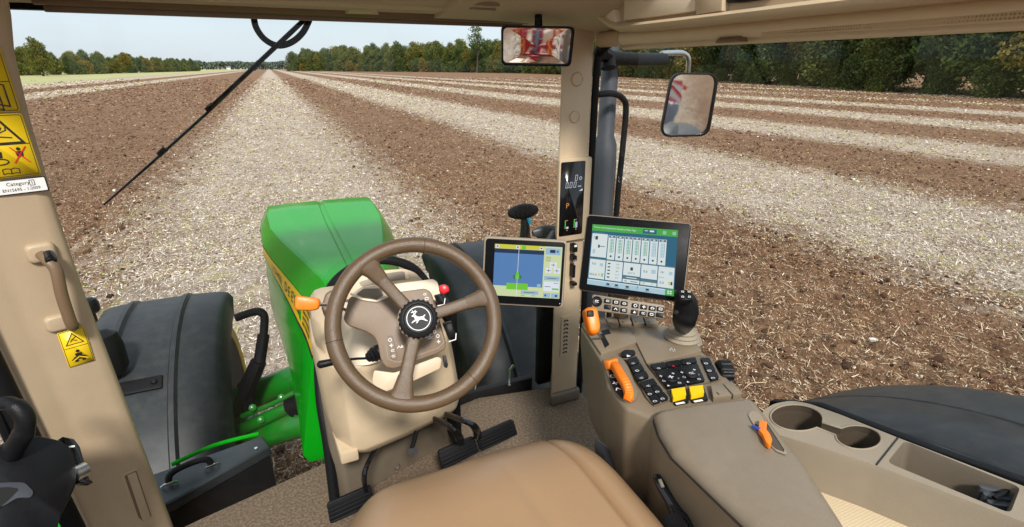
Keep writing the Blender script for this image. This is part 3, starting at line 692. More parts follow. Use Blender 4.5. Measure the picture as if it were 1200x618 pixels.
# ribbed cap on a short post beyond the right-hand display
c = Q(613, 248, d=2.05); F = Frame(c, Vector((1, -.25, .12)), Vector((.2, .9, .3)))
mb = MB(); rg = []
for k in range(31):
    t = k/30; x = (-1+2*t)*.062; r = .031*math.sqrt(max(.02, 1-(x/.064)**2))*(1+.07*(1 if k % 2 else -1)); rg.append([c+F.x*x+F.y*(r*math.cos(2*math.pi*j/18)*1.05)+F.n*(r*math.sin(2*math.pi*j/18)*.95) for j in range(18)])
mb.loft(rg); cap = mb.build('ribbed_cap', 'rubber', T, ang=70)
mb = MB(); mb.tube([c+Vector((.008, 0, -.02)), c+Vector((.01, .0, -.07)), c+Vector((.008, .0, -.14))], [.016, .02, .024], 10); mb.build('post', 'black_gloss', cap)
mb = MB(); mb.tube([c+Vector((.014, -.018, -.022)), c+Vector((.024, -.012, -.05))], .008, 8); mb.build('fitting', 'teal', cap)
mb = MB(); q = Q(640, 271, d=2.05); rg = []
for k in range(9):
    t = k/8; s = math.sin(math.pi*(.08+.84*t))**.7; rg.append([q+Vector((-.06+.13*t, .02*math.cos(a)*s, -.01*t+.03*s*math.sin(a))) for a in [2*math.pi*j/14 for j in range(14)]])
mb.loft(rg); mb.build('lamp_shell', 'exhaust', T, bevel=0, ang=60)
# ---- cab floor, sill, firewall
mb = MB(); P = [(-.60, 1.42), (-.405, 1.482), (-.006, 1.585), (.30, 1.66), (.61, 1.72), (.95, 1.66), (1.06, 1.5), (1.12, .3), (1.12, -.7), (-.62, -.7), (-.62, 1.2)]
mb.prism([(x, y, 1.66) for x, y in P], (0, 0, .04)); mb.build('floor_mat', 'carpet', T, bevel=.006)
mb = MB(); mb.prism([(x*1.0, y+.012, 1.52) for x, y in P], (0, 0, .145)); mb.build('cab_floor', 'rubber', T, bevel=.004)
mb = MB(); mb.loft([[Vector(p) for p in ((.0, 1.395, 1.699), (.035, 1.365, 1.699), (.47, 1.52, 1.699), (.48, 1.62, 1.699), (.0, 1.57, 1.699))], [Vector(p) for p in ((.0, 1.40, 2.05), (.035, 1.385, 2.05), (.42, 1.50, 2.05), (.43, 1.6, 2.05), (.0, 1.57, 2.05))]])
fw = mb.build('firewall', 'taupe_dark', T, bevel=.01)
mb = MB(); F = Frame(Q(463, 545, y=1.44), (1, .28, 0), (0, .1, 1)); mb.lathe(F, [(.016, -.02), (.016, .012), (.013, .016), (.007, .016), (.006, .012), (0, .012)], 14); mb.build('bolt', 'metal', fw)
# black seal of the windscreen around the steering column
mb = MB(); S = [Q(392, 587, z=1.72), Q(384, 520, y=1.42), Q(376, 470, y=1.48), Q(373.5, 420, y=1.56), Q(376, 370, y=1.62), Q(386, 340, y=1.63), Q(404, 320, y=1.63), Q(430, 307, y=1.63), Q(455, 305, y=1.63), Q(478, 311, y=1.63), Q(492, 322, y=1.63), Q(503, 340, y=1.62), Q(512, 380, y=1.62), Q(518, 440, y=1.64)]
mb.tube(smooth_path(S, 5), .0155, 10); mb.build('windscreen_seal', 'rubber', T)
# ---- left pillar
LP = lambda z: float(np.interp(z, [1.6, 1.72, 2.12, 2.35, 2.57, 2.85, 3.0, 3.1], [.012, .008, -.007, -.015, -.026, -.021, -.012, -.004]))
mb = MB(); rings = []
for z in (1.55, 1.72, 1.9, 2.1, 2.3, 2.5, 2.7, 2.9, 3.03, 3.10, 3.16):
    d = LP(z); b = max(0, (z-2.0)*.02); e = 0 if z < 3.02 else (z-3.02)*.12
    rings.append([Vector((x+d, y, z)) for x, y in ((-.535, 1.60), (-.468+e, 1.465), (-.474+e, 1.452), (-.488, 1.44), (-.560, 1.408), (-.578, 1.398), (-.592-b, 1.375), (-.605-b, 1.37), (-.64, 1.40), (-.64, 1.60))])
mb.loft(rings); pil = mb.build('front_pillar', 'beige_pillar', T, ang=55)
def pil_frame(u, v, up=None):
    """frame on the pillar's inner face at a measured point"""
    n = Vector((.36, -.93, 0)).normalized(); o = Vector((-.524+LP(2.4), 1.424, 2.4)); F0 = Frame(o, Vector((.93, .36, 0)), (0, 0, 1))
    x, y = F0.hit(u, v); o2 = F0.p(x, y, .0); return Frame(o2, F0.x, (0, 0, 1))
def sticker(F, x0, y0, x1, y1, mb): pass
BF = pil_frame(12, 130)
mb = MB()
def tri(F, cx, cy, s, z, inner, ink, ylw):
    mb.mi = ink; mb.sheet(F, [(cx-s, cy-s*.75), (cx+s, cy-s*.75), (cx, cy+s*.95)], z); mb.mi = ylw; mb.sheet(F, [(cx-s*.8, cy-s*.64), (cx+s*.8, cy-s*.64), (cx, cy+s*.72)], z+.0003); mb.mi = ink
def man(F, cx, cy, s, z):
    mb.sheet(F, circ(cx, cy+s*.8, s*.24, n=12), z); mb.sheet(F, [(cx-s*.42, cy+s*.5), (cx+s*.42, cy+s*.5), (cx+s*.34, cy-.25*s), (cx-s*.34, cy-.25*s)], z)
def book(F, cx, cy, s, z):
    for sg in (-1, 1): mb.line(F, [(cx, cy-s*.4), (cx+sg*s*.5, cy-s*.25), (cx+sg*s, cy-s*.4), (cx+sg*s, cy+s*.35), (cx+sg*s*.5, cy+s*.5), (cx, cy+s*.35), (cx, cy-s*.4)], s*.12, z)
def big_sticker():
    F0 = BF
    a = [F0.hit(5, 51), F0.hit(24, 132), F0.hit(44, 205)]; xr = sum(p[0] for p in a)/3; w = .104; xl = xr-w
    y_top, y_mid, y_bot = a[0][1], a[1][1], a[2][1]
    mid2 = y_top-(y_top-y_mid)*.54; mid3 = y_mid-(y_mid-y_bot)*.48
    for yt, yb in ((y_top, y_mid+.002), (y_mid-.001, y_bot)):
        mb.mi = 0; mb.fprism(F0, rr(xl, yb, xr, yt, .006), .001, .0028); mb.mi = 1; mb.line(F0, rr(xl+.003, yb+.003, xr-.003, yt-.003, .004), .0012, .0033, True)
    for y in (mid2, mid3): mb.line(F0, [(xl+.003, y), (xr-.003, y)], .0014, .0034)
    cx = (xl+xr)/2
    tri(F0, cx, (y_top+mid2)/2-.004, .036, .0034, 0, 1, 0); mb.rect(F0, cx-.003, (y_top+mid2)/2-.012, cx+.003, (y_top+mid2)/2+.016, .004)
    cyb = (mid2+y_mid)/2
    for k in range(3): mb.line(F0, [(cx-.012+k*.011, cyb-.022+k*.006), (cx+.016+k*.011, cyb-.030+k*.006), (cx+.016+k*.011, cyb+.012+k*.006), (cx-.012+k*.011, cyb+.022+k*.006), (cx-.012+k*.011, cyb-.022+k*.006)], .0026, .0034+.0002*k)
    cy = (y_mid+mid3)/2-.002; tri(F0, cx+.006, cy, .038, .0034, 0, 1, 0)
    for k in range(5): t = .5+k*.6; mb.line(F0, [(cx+.006, cy-.006), (cx+.006+.014*math.cos(t), cy-.006+.012*math.sin(t)), (cx+.006+.02*math.cos(t+.4), cy-.006+.014*math.sin(t+.4))], .002, .0042)
    mb.line(F0, [(cx-.016, cy-.018), (cx+.0, cy-.012), (cx+.024, cy-.016)], .0025, .0042)
    cy = (mid3+y_bot)/2+.008
    man(F0, cx-.006, cy+.004, .017, .0036); mb.line(F0, circ(cx-.006, cy-.008, .013, .006, 16), .002, .0042, True)
    man(F0, cx+.028, cy+.004, .015, .0036); mb.mi = 3; mb.line(F0, [(cx+.016, cy+.020), (cx+.040, cy-.012)], .002, .0044); mb.line(F0, [(cx+.040, cy+.020), (cx+.016, cy-.012)], .002, .0046); mb.mi = 1
    book(F0, cx+.006, y_bot+.013, .013, .0036)
    # white standards label below
    yl = y_bot-.004; mb.mi = 1; mb.fprism(F0, rr(xl+.004, yl-.032, xr+.004, yl, .003), .001, .0026); mb.mi = 2; mb.sheet(F0, rr(xl+.006, yl-.030, xr+.002, yl-.002, .002), .0031); mb.mi = 1
    c1 = F0.hit(22, 219)[0]; c2 = F0.hit(27, 226)[0]; b1 = F0.hit(38, 216)[0]
    mb.text(F0, 'Category', c1, yl-.010, .0105, .0036, .95); mb.line(F0, [(b1-.004, yl-.016), (b1+.004, yl-.016), (b1+.004, yl-.005), (b1-.004, yl-.005)], .0011, .0036, True); mb.text(F0, 'I', b1, yl-.0105, .009, .0038); mb.text(F0, 'EN15695 - 1:2009', c2, yl-.0225, .0088, .0036, .95)
big_sticker(); s_ = mb.build('warning_sticker', ['yellow_sticker', 'ink', 'white', 'red'], pil, merge=False, flip=False); s_['label'] = 'tall yellow pictogram sticker with white category label'
def small_sticker():
    F0 = pil_frame(89, 406); mb.mi = 0; h = .032; hh = .044; A = [F0.hit(67, 392), F0.hit(98, 380.5), F0.hit(110, 421.6), F0.hit(81, 432)]
    x0 = (A[0][0]+A[3][0])/2; x1 = (A[1][0]+A[2][0])/2; y1 = (A[0][1]+A[1][1])/2; y0 = (A[2][1]+A[3][1])/2
    mb.fprism(F0, rr(x0, y0, x1, y1, .003), .001, .0026); mb.mi = 1; ym = (y0+y1)/2+.002; cx = (x0+x1)/2; w = x1-x0
    mb.line(F0, rr(x0+.002, y0+.002, x1-.002, y1-.002, .002), .001, .0031, True); mb.line(F0, [(x0+.002, ym), (x1-.002, ym)], .0012, .0032)
    tri(F0, cx, (ym+y1)/2-.002, w*.36, .0032, 0, 1, 0); mb.line(F0, [(cx-.007, (ym+y1)/2-.007), (cx, (ym+y1)/2), (cx+.006, (ym+y1)/2+.004)], .002, .004); mb.line(F0, [(cx-.004, (ym+y1)/2-.002), (cx+.005, (ym+y1)/2-.007)], .002, .0042)
    s = w*.34; cy = (y0+ym)/2; man(F0, cx, cy, s*.95, .0034); mb.sheet(F0, [(cx-s, cy-s*.5), (cx+s, cy-s*.5), (cx+s*.5, cy), (cx-s*.5, cy)], .0038); mb.mi = 0; mb.line(F0, [(cx-s*.9, cy-s*.62), (cx, cy-s*.1), (cx+s*.9, cy-s*.62)], s*.16, .0043); mb.mi = 1; mb.rect(F0, cx-s*.6, cy-s*.85, cx-s*.2, cy-s*.55, .0036); mb.rect(F0, cx+s*.2, cy-s*.85, cx+s*.6, cy-s*.55, .0036)
mb = MB(); small_sticker(); s_ = mb.build('warning_sticker', ['yellow_sticker', 'ink'], pil, merge=False, flip=False); s_['label'] = 'small yellow seat belt sticker below the grab handle'
# grab handle with its two bosses
F0 = pil_frame(66, 330)
h0 = F0.hit(50, 298); h1 = F0.hit(80, 379)
for (u, v, sx, sy) in ((48, 296, .026, .022), (68, 378, .024, .020)):
    mb = MB(); x, y = F0.hit(u, v); mb.dome(F0, rr(x-sx, y-sy, x+sx, y+sy, .012), -.006, .012, .35); mb.build('handle_boss', 'beige_pillar', pil, ang=60)
mb = MB(); gp = smooth_path([F0.p(h0[0]-.002, h0[1]+.002, .006), F0.p(h0[0]+.004, h0[1]-.006, .034), F0.p(h0[0]+.012, h0[1]-.03, .046), F0.p((h0[0]+h1[0])/2+.006, (h0[1]+h1[1])/2, .048), F0.p(h1[0]+.004, h1[1]+.02, .044), F0.p(h1[0]+.006, h1[1]+.002, .034), F0.p(h1[0]+.004, h1[1]-.004, .006)], 5)
mb.tube(gp, .0125, 12, flat=.8); gh = mb.build('grab_handle', 'pod', pil, ang=60)
mb = MB(); x, y = F0.hit(57, 299); G = Frame(F0.p(x, y, .040), F0.x, F0.y+F0.n*.4); mb.lathe(G, [(.011, -.02), (.011, .006), (.009, .009), (.004, .009), (.004, .004), (0, .004)], 14); mb.build('bolt', 'black_gloss', gh)
mb = MB(); x, y = F0.hit(83, 377); G = Frame(F0.p(x, y, .036), F0.x, F0.y+F0.n*.4); mb.lathe(G, [(.009, -.02), (.009, .006), (.007, .008), (0, .008)], 14); mb.build('bolt', 'black_gloss', gh)
# blank plate low on the pillar; a darker sheet paints its recess shadow
F0 = pil_frame(157, 580); A = [F0.hit(*p) for p in ((137, 559), (158, 545), (179, 601), (165, 616))]
x0 = (A[0][0]+A[3][0])/2; x1 = (A[1][0]+A[2][0])/2; y1 = (A[0][1]+A[1][1])/2; y0 = (A[2][1]+A[3][1])/2
mb = MB(); w = x1-x0
mb.fprism(F0, rr(x0, y0, x1, y1, .006), .0, .007); mb.mi = 1; mb.sheet(F0, rr(x0+w*.20, y0+.008, x1-w*.08, y1-.008, .003), .0078); mb.mi = 0; mb.fprism(F0, rr(x0+w*.36, y0+.010, x1-w*.14, y1-.010, .003), .006, .011); mb.mi = 1
mb.lathe(F0.shift((x0+x1)/2-.004, y1-.026, .008), [(.004, 0), (.004, .002), (0, .002)], 8)
for k in range(5): mb.rect(F0, (x0+x1)/2+.002, y1-.04-k*.008, (x0+x1)/2+.008, y1-.0415-k*.008, .0085)
mb.build('blank_plate', ['beige_pillar', 'pod'], pil, bevel=.0012)
# door seal along the pillar
mb = MB(); mb.tube([(-.622+LP(z)-max(0, (z-2)*.02), 1.345, z) for z in (1.5, 1.9, 2.3, 2.7, 3.1)], .021, 10); mb.tube([(-.668, 1.34, z) for z in (1.5, 2.3, 3.1)], .010, 8); mb.build('door_seal', 'rubber', T)
# ---- right pillar
mb = MB(); mb.prism([(.863, 1.552, 1.70), (.985, 1.552, 1.70), (.995, 1.69, 1.70), (.948, 1.69, 1.70)], (0, 0, 1.46)); rp = mb.build('front_pillar', 'beige', T, bevel=.010, seg=3)
RF = Frame((.924, 1.552, 2.4), (1, 0, 0), (0, 0, 1))
mb = MB(); mb.prism([(.852, 1.535, 1.70), (.995, 1.535, 1.70), (1.0, 1.70, 1.70), (.94, 1.70, 1.70)], (0, 0, .055)); mb.build('pillar_foot', 'taupe_dark', rp, bevel=.012, seg=3)
for (u, v, r) in ((676, 93, .0225), (673, 137, .0205)):
    x, y = RF.hit(u, v); mb = MB(); mb.lathe(RF.shift(x, y, 0), [(r, -.004), (r, .002), (r*.85, .005), (r*.8, .0035), (r*.3, .0045), (0, .0045)], 28); mb.build('blank_cap', 'beige', rp, ang=50)
A = [RF.hit(*p, .016) for p in ((657.5, 190.7), (687, 190.7), (681, 276), (655, 275.5))]; x0 = (A[0][0]+A[3][0])/2; x1 = (A[1][0]+A[2][0])/2; y1 = A[0][1]; y0 = (A[2][1]+A[3][1])/2
mb = MB(); mb.fprism(RF, round_poly([(-.064, y1+.012), (.066, y1+.012), (.066, y0-.022), (-.064, y0-.022)], .01), -.002, .015); mb.build('display_housing', 'beige', rp, bevel=.003)
def post_display():
    mb = MB(); mb.mi = 0; mb.fprism(RF, rr(x0, y0, x1, y1, .006), .012, .0165); cx = (x0+x1)/2; w = x1-x0; h = y1-y0
    X = lambda a: x0+a*w; Yy = lambda b: y1-b*h
    def seg0(cx_, cy_, hh): mb.line(RF, [(cx_-hh*.24, cy_-hh*.5), (cx_+hh*.2, cy_-hh*.5), (cx_+hh*.3, cy_+hh*.5), (cx_-hh*.14, cy_+hh*.5)], .0013, .017, True)
    mb.mi = 1; seg0(X(.64), Yy(.215), h*.07); [seg0(X(.26+.165*k), Yy(.305), h*.07) for k in range(3)]; mb.rect(RF, X(.335), Yy(.342), X(.355), Yy(.333), .017)
    mb.line(RF, circ(X(.82), Yy(.225), .005, n=10), .0014, .017, True); mb.rect(RF, X(.72), Yy(.335), X(.86), Yy(.327), .017); mb.sheet(RF, [(X(.78), Yy(.395)), (X(.92), Yy(.395)), (X(.92), Yy(.365))], .017)
    mb.mi = 2; mb.text(RF, 'P', X(.32), Yy(.585), h*.10, .017); mb.mi = 3
    for a, c1 in ((.24, .52), (.62, .66)):
        mb.mi = 3; mb.rect(RF, X(a), Yy(.9), X(a+.03), Yy(.79), .017); mb.mi = 2; mb.rect(RF, X(a), Yy(.79), X(a+.12), Yy(.782), .017); mb.mi = 1 if a < .5 else 4; mb.rect(RF, X(a+.06), Yy(.9), X(a+.15), Yy(.875 if a < .5 else .82), .0172); mb.mi = 2; mb.rect(RF, X(a+.08), Yy(.93), X(a+.12), Yy(.915), .017)
    return mb.build('post_display', ['black_gloss', scr('white', (.8,.85,.95)), scr('amber', (.8,.3,.06)), scr('bar_green', (.1,.75,.1)), scr('lilac', (.5,.5,.85))], rp, merge=False, flip=False)
post_display()
A = [RF.hit(*p) for p in ((657, 372), (667.5, 372), (667, 415), (657, 415))]; x0 = (A[0][0]+A[3][0])/2; x1 = (A[1][0]+A[2][0])/2; y1 = A[0][1]; y0 = A[2][1]
mb = MB(); mb.fprism(RF, rr(x0, y0, x1, y1, .002), .0, .0035); mb.mi = 1
for k in range(9):
    y = y1-.008-(y1-y0-.016)*(k+.5)/9; xx = (x0+x1)/2
    mb.sheet(RF, [(xx-.010, y), (xx-.001, y+.005), (xx-.001, y-.002), (xx-.010, y-.007)], .0042); mb.sheet(RF, [(xx+.010, y), (xx+.001, y+.005), (xx+.001, y-.002), (xx+.010, y-.007)], .0042)
mb.build('pillar_vent', ['beige', 'ink'], rp, merge=False)
mb = MB()
for (u, v, w, h) in ((673.5, 291, .020, .030), (673, 303, .018, .022), (672, 318, .012, .05), (673, 333, .02, .012)):
    x, y = RF.hit(u, v, .02); mb.fprism(RF, rr(x-w/2, y-h/2, x+w/2, y+h/2, .003), 0, .024)
x, y = RF.hit(673, 306, .02); mb.mi = 1; mb.line(RF, circ(x, y, .005, n=12), .0014, .0245, True); x, y = RF.hit(674, 288, .02); mb.rect(RF, x-.006, y-.004, x+.006, y+.004, .0245)
mb.build('pillar_switch', ['black', 'white'], rp, bevel=.0)
# black door frames beside the pillar
mb = MB(); mb.tube(smooth_path([(1.004, 1.56, 1.72), (1.004, 1.56, 2.4), (1.002, 1.56, 2.98), (1.008, 1.54, 3.05), (1.018, 1.46, 3.09), (1.03, 1.3, 3.11)], 5), .0125, 10); mb.box(.88, .95, 1.70, 1.73, 1.70, 2.25); mb.box(.36, .86, 1.72, 1.75, 1.66, 1.73)
mb.build('door_frame', 'rubber', T, bevel=.004)
mb = MB()
for u0, v0, u1, v1 in ((556, 470, 557, 452), (597, 452, 598, 434)):
    mb.tube([Q(u0, v0, y=1.72), Q(u1, v1, y=1.75), Q(u1+4, v1-6, y=1.75)], .006, 8)
mb.build('catch_rod', 'chrome', T)
# ---- roof edge, liner, pod along the right side
mb = MB(); pr = [(1.66, 3.138), (1.58, 3.136), (1.55, 3.146), (1.54, 3.141), (1.47, 3.142), (1.46, 3.150), (1.36, 3.162), (1.2, 3.19), (1.05, 3.26), (.95, 3.36), (.95, 3.42), (1.3, 3.40), (1.72, 3.34), (1.76, 3.2)]
mb.loft([[Vector((x, y, z)) for y, z in pr] for x in np.linspace(-.72, 1.10, 2)]); rf = mb.build('roof_liner', 'liner', T, ang=30)
mb = MB(); F = Frame((0, 0, 0), (1, 0, 0), (0, 0, 1))
rg = []
for k in range(9):
    t = k/8; x = .45+.6*t; drop = .034*t**3; rg.append([Vector((x, 1.66, 3.135)), Vector((x, 1.64, 3.13-drop)), Vector((x, 1.50, 3.134-drop)), Vector((x, 1.36, 3.150-drop*.8)), Vector((x, 1.2, 3.2)), Vector((x, 1.2, 3.24)), Vector((x, 1.66, 3.24))])
mb.loft(rg); mb.build('roof_corner', 'liner', rf, ang=40)
rg = []
mb = MB()
for k in range(9):
    t = k/8; z = 3.0+.15*t; e = .02*t**2.2; rg.append([Vector((-.535, 1.60, z)), Vector((-.482+.01*t+e, 1.46, z)), Vector((-.50+e*.7, 1.435, z)), Vector((-.60, 1.37, z)), Vector((-.68, 1.37, z)), Vector((-.68, 1.60, z))])
mb.loft(rg[3:]); mb.build('roof_corner', 'liner', rf, ang=50)
mb = MB(); mb.box(-.53, .88, 1.615, 1.645, 3.124, 3.136); mb.build('windscreen_header_seal', 'rubber', T)
mb = MB(); x0, x1 = Q(155, 10, y=1.56).x, Q(640, 30, y=1.56).x
mb.tube([(-.45, 1.57, 3.146), (.75, 1.57, 3.142)], .016, 12); mb.box(-.44, .74, 1.586, 1.60, 3.118, 3.135); sb = mb.build('windscreen_blind', 'pod', T)
mb = MB(); c = Q(425, 14, y=1.54); mb.prism([(c.x-.045, 1.55, c.z-.006), (c.x+.045, 1.55, c.z-.006), (c.x+.03, 1.51, c.z+.004), (c.x-.03, 1.51, c.z+.004)], (0, 0, .016)); mb.build('pull_tab', 'beige', sb, bevel=.003)
mb = MB(); c = Q(566, 3, z=3.16); F = Frame(c, (1, 0, 0), (0, -1, -.1)); mb.lathe(F, [(.055, -.03), (.055, .0), (.047, .008), (.04, .0), (.03, .008), (.012, .010), (0, .010)], 24); mb.fprism(F, rr(-.035, -.008, .035, .008, .004), .004, .018); mb.build('roof_vent', 'taupe', T, ang=40)
# pod
def pod_line(d, x):
    """rim outline (front end and lower edge) of the pod, moved inwards by d"""
    P = [Q(u, v, x=.888) for u, v in ((686, -14), (689, 0), (693.5, 13), (700, 23), (710, 31), (723, 35.8), (745, 34.5))]; P = [(p.y, p.z) for p in P]+[(1.05, 3.094), (.6, 3.095), (.2, 3.096), (-.3, 3.10)]
    out = []
    for i, p in enumerate(P):
        a = Vector(P[max(i-1, 0)]); b = Vector(P[min(i+1, len(P)-1)]); t = (b-a).normalized(); n = Vector((t.y, -t.x)); n = n if n.dot(Vector((.9, 3.4))-Vector(p)) > 0 else -n; out.append(Vector(p)+n*d)
    return [Vector((x, p.x, p.y)) for p in out]+[Vector((x, -.3, 3.34)), Vector((x, out[0].x, 3.34))]
ov = thing('overhead_console', 'long beige overhead console above the right side window', 'overhead console', (.95, .6, 3.1))
mb = MB(); mb.loft([pod_line(.020, .915), pod_line(.016, .893), pod_line(.010, .886), pod_line(.002, .888), pod_line(-.004, .900), pod_line(-.002, .940), pod_line(.004, 1.06)]); mb.build('shell', 'beige', ov, ang=50)
def flap(P, x0, x1, m, name='flap'):
    mb = MB(); mb.prism([Q(u, v, x=x0) for u, v in P], (x1-x0, 0, 0)); mb.build(name, m, ov, bevel=.003)
flap([(693, -12), (714, -12), (716.5, 0), (722, 28.5), (716.5, 28.5), (706.7, 18), (699, 4)], .896, .93, 'pale_beige', 'end_panel')
flap([(731, -12), (816, -12), (814.4, 13.4), (730.7, 24.6)], .900, .93, 'pale_beige'); flap([(815, -12), (847, -12), (845.6, 13.2), (815, 17.6)], .894, .93, 'beige')
flap([(849, -12), (905, -14), (900, -2), (868, 3), (851, 3.5)], .903, .93, 'black', 'radio_slot')
sbr = thing('sun_blind', 'rolled beige sun blind above the right side window', 'sun blind', (1.03, .8, 3.07))
mb = MB(); mb.tube([(1.0, 1.50, 3.086), (1.03, .2, 3.084), (1.05, -.3, 3.084)], .020, 16); mb.build('roller', 'pale_beige', sbr)
mb = MB(); mb.tube([(.999, 1.535, 3.086), (1.002, 1.42, 3.086)], .0235, 16); mb.build('end_cap', 'beige', sbr)
mb = MB(); mb.prism([(1.02, 1.46, 3.058), (1.034, 1.46, 3.052), (1.04, 1.46, 3.07), (1.03, 1.46, 3.078)], (.045, -1.76, 0)); mb.build('pull_bar', 'pale_beige', sbr, bevel=.003)
mb = MB(); mb.loft([[Vector((1.012, y, z)) for y, z in ((1.045, 3.056), (.945, 3.056), (.955, 3.072), (1.03, 3.072))], [Vector((.992, y, z)) for y, z in ((1.03, 3.058), (.96, 3.058), (.965, 3.066), (1.02, 3.066))]]); mb.build('pull_tab', 'pod', sbr, bevel=.002)
mb = MB(); mb.prism([(1.004, .90, 3.066), (1.004, .90, 3.078), (1.024, -.3, 3.080), (1.024, -.3, 3.068)], (-.006, 0, .0)); mb.build('blind_fabric', 'mesh', sbr)
# ---- glass
mb = MB(); mb.add([(-.60, 1.645, 1.2), (1.0, 1.700, 1.2), (1.0, 1.700, 3.16), (-.60, 1.645, 3.16)], [(0, 1, 2, 3)]); mb.build('windscreen', 'glass', T)
gl = lambda Y: 1.035+(1.55-Y)*.098
mb = MB(); mb.add([(gl(1.54), 1.54, 1.72), (gl(-.3), -.3, 1.72), (gl(-.3)-.06, -.3, 3.08), (gl(1.54)-.01, 1.54, 3.08)], [(0, 1, 2, 3)]); mb.build('side_window', 'glass', T)
mb = MB(); A = [Q(905, 466, x=1.08), Q(960, 470, x=1.10), Q(1005, 487, x=1.115), Q(1100, 523, x=1.13), Q(1200, 558, x=1.14), Q(1330, 600, x=1.15)]
mb.loft([[p+Vector((.012, 0, -.006)), p+Vector((-.008, 0, -.008)), p+Vector((-.012, 0, -.05)), p+Vector((.012, 0, -.05))] for p in A]); mb.build('side_window_seal', 'rubber', T, bevel=.003)
# rear posts and rear window frame, seen in the mirrors
for x in (-.72, 1.06):
    mb = MB(); mb.prism([(x, -.72, 1.7), (x+.11, -.72, 1.7), (x+.11, -.86, 1.7), (x, -.86, 1.7)], (0, 0, 1.6)); mb.build('rear_pillar', 'taupe', T, bevel=.02)
# step outside the left door
mb = MB(); c = Q(85, 602, z=1.25); mb.box(c.x-.25, c.x+.12, c.y-.25, c.y+.25, 1.1, 1.25); st = mb.build('entry_step', 'green', T, bevel=.015)
mb = MB(); mb.box(c.x-.24, c.x+.11, c.y-.02, c.y+.05, 1.255, 1.275); mb.build('tread', 'metal', st, bevel=.004)
# ================================================================== steering column
SC = thing('steering_column', 'beige steering column with brown leather wheel in front of the seat', 'steering column', (XC, 1.4, 1.7))
WF = Frame(Q(488, 378, d=1.15), (.99, .14, 0), (.06, .52, .85))
WF = Frame(WF.o, Vector((0, 0, 1)).cross(Vector((-.12, -.85, .50))), Vector((-.12, -.85, .50)).normalized().cross(Vector((0, 0, 1)).cross(Vector((-.12, -.85, .50)).normalized())))
RW_, TW = .1780, .0176
# lower cowl
def cowl():
    mb = MB(); rg = []
    for z, x0, x1, yf, yb, xi in ((1.955, .03, .405, 1.265, 1.58, .05), (1.985, .012, .412, 1.245, 1.60, .05), (2.06, .004, .412, 1.245, 1.60, .055), (2.16, .0, .405, 1.262, 1.61, .06), (2.235, -.002, .398, 1.275, 1.615, .06), (2.25, .002, .394, 1.295, 1.615, .06)):
        P = [(x0, yb), (x0-.002, yf+.16), (x0+.012, yf+.07), (x0+xi, yf+.004), (x0+xi+.03, yf-.004), ((x0+x1)/2, yf+.02), (x1-.06, yf+.058), (x1-.02, yf+.075), (x1, yf+.11), (x1, yb)]
        rg.append([Vector((x, y, z)) for x, y in P])
    mb.loft(rg); return mb
cw = cowl().build('cowl', 'beige', SC, bevel=.006, ang=50)
mb = MB(); rg = []
for z, x0, x1, yf in ((2.245, .03, .36, 1.325), (2.28, .025, .365, 1.345), (2.32, .03, .36, 1.38), (2.345, .05, .34, 1.42), (2.35, .07, .32, 1.45)):
    rg.append([Vector((x, y, z)) for x, y in ((x0-.02, 1.61), (x0-.02, yf+.09), (x0, yf+.03), (x0+.04, yf), (x1-.04, yf), (x1, yf+.03), (x1+.015, yf+.09), (x1+.015, 1.61))])
mb.loft(rg); up = mb.build('column_cover', 'beige', SC, bevel=.006, ang=50)
mb = MB(); rg = []
for z, r in ((2.24, .062), (2.28, .055), (2.33, .055), (2.37, .05)): rg.append([Vector((.135+r*math.cos(a), 1.33+.4*(z-2.24)+r*math.sin(a), z)) for a in [2*math.pi*j/20 for j in range(20)]])
mb.loft(rg); mb.build('neck', 'pale_beige', SC, bevel=0, ang=60)
mb = MB(); mb.fprism(Frame((.025, 1.24, 1.955), (1, 0, 0), (0, 1, 0)), [(0, 0), (.05, -.0), (.055, .1), (-.01, .12)], 0, .04); mb.build('trim_corner', 'beige', SC, bevel=.006)
# instrument pod behind the wheel
PF = WF.shift(0, 0, -.115)
pp = lambda P, z=0.: [PF.hit(u, v, z) for u, v in P]
mb = MB(); P = pp([(410, 346), (424, 352), (442, 354.5), (452, 350), (462, 343), (498, 338), (505, 342), (508, 350), (523, 402), (522, 409), (514, 414), (462, 432.5), (452, 431), (446, 422), (443, 404), (439, 395), (430, 389), (407, 381), (402, 374)])
mb.fprism(PF, round_poly(P, .012), -.045, 0); pod_ = mb.build('instrument_pod', 'pod', SC, bevel=.006, seg=3)
mb = MB(); mb.line(PF, pp([(411, 344.5), (424, 350.5), (442, 353), (452, 348.5), (463, 341.5), (498, 336.7), (505, 340)], .001), .004, .0012); mb.build('trim_line', 'pale_beige', pod_, flip=False)
mb = MB(); mb.line(PF, pp([(494, 346), (503, 349), (520, 401), (514, 408), (466, 425), (455, 421), (452, 404)], .001), .0022, .0010); mb.build('panel_edge', 'taupe', pod_, flip=False)
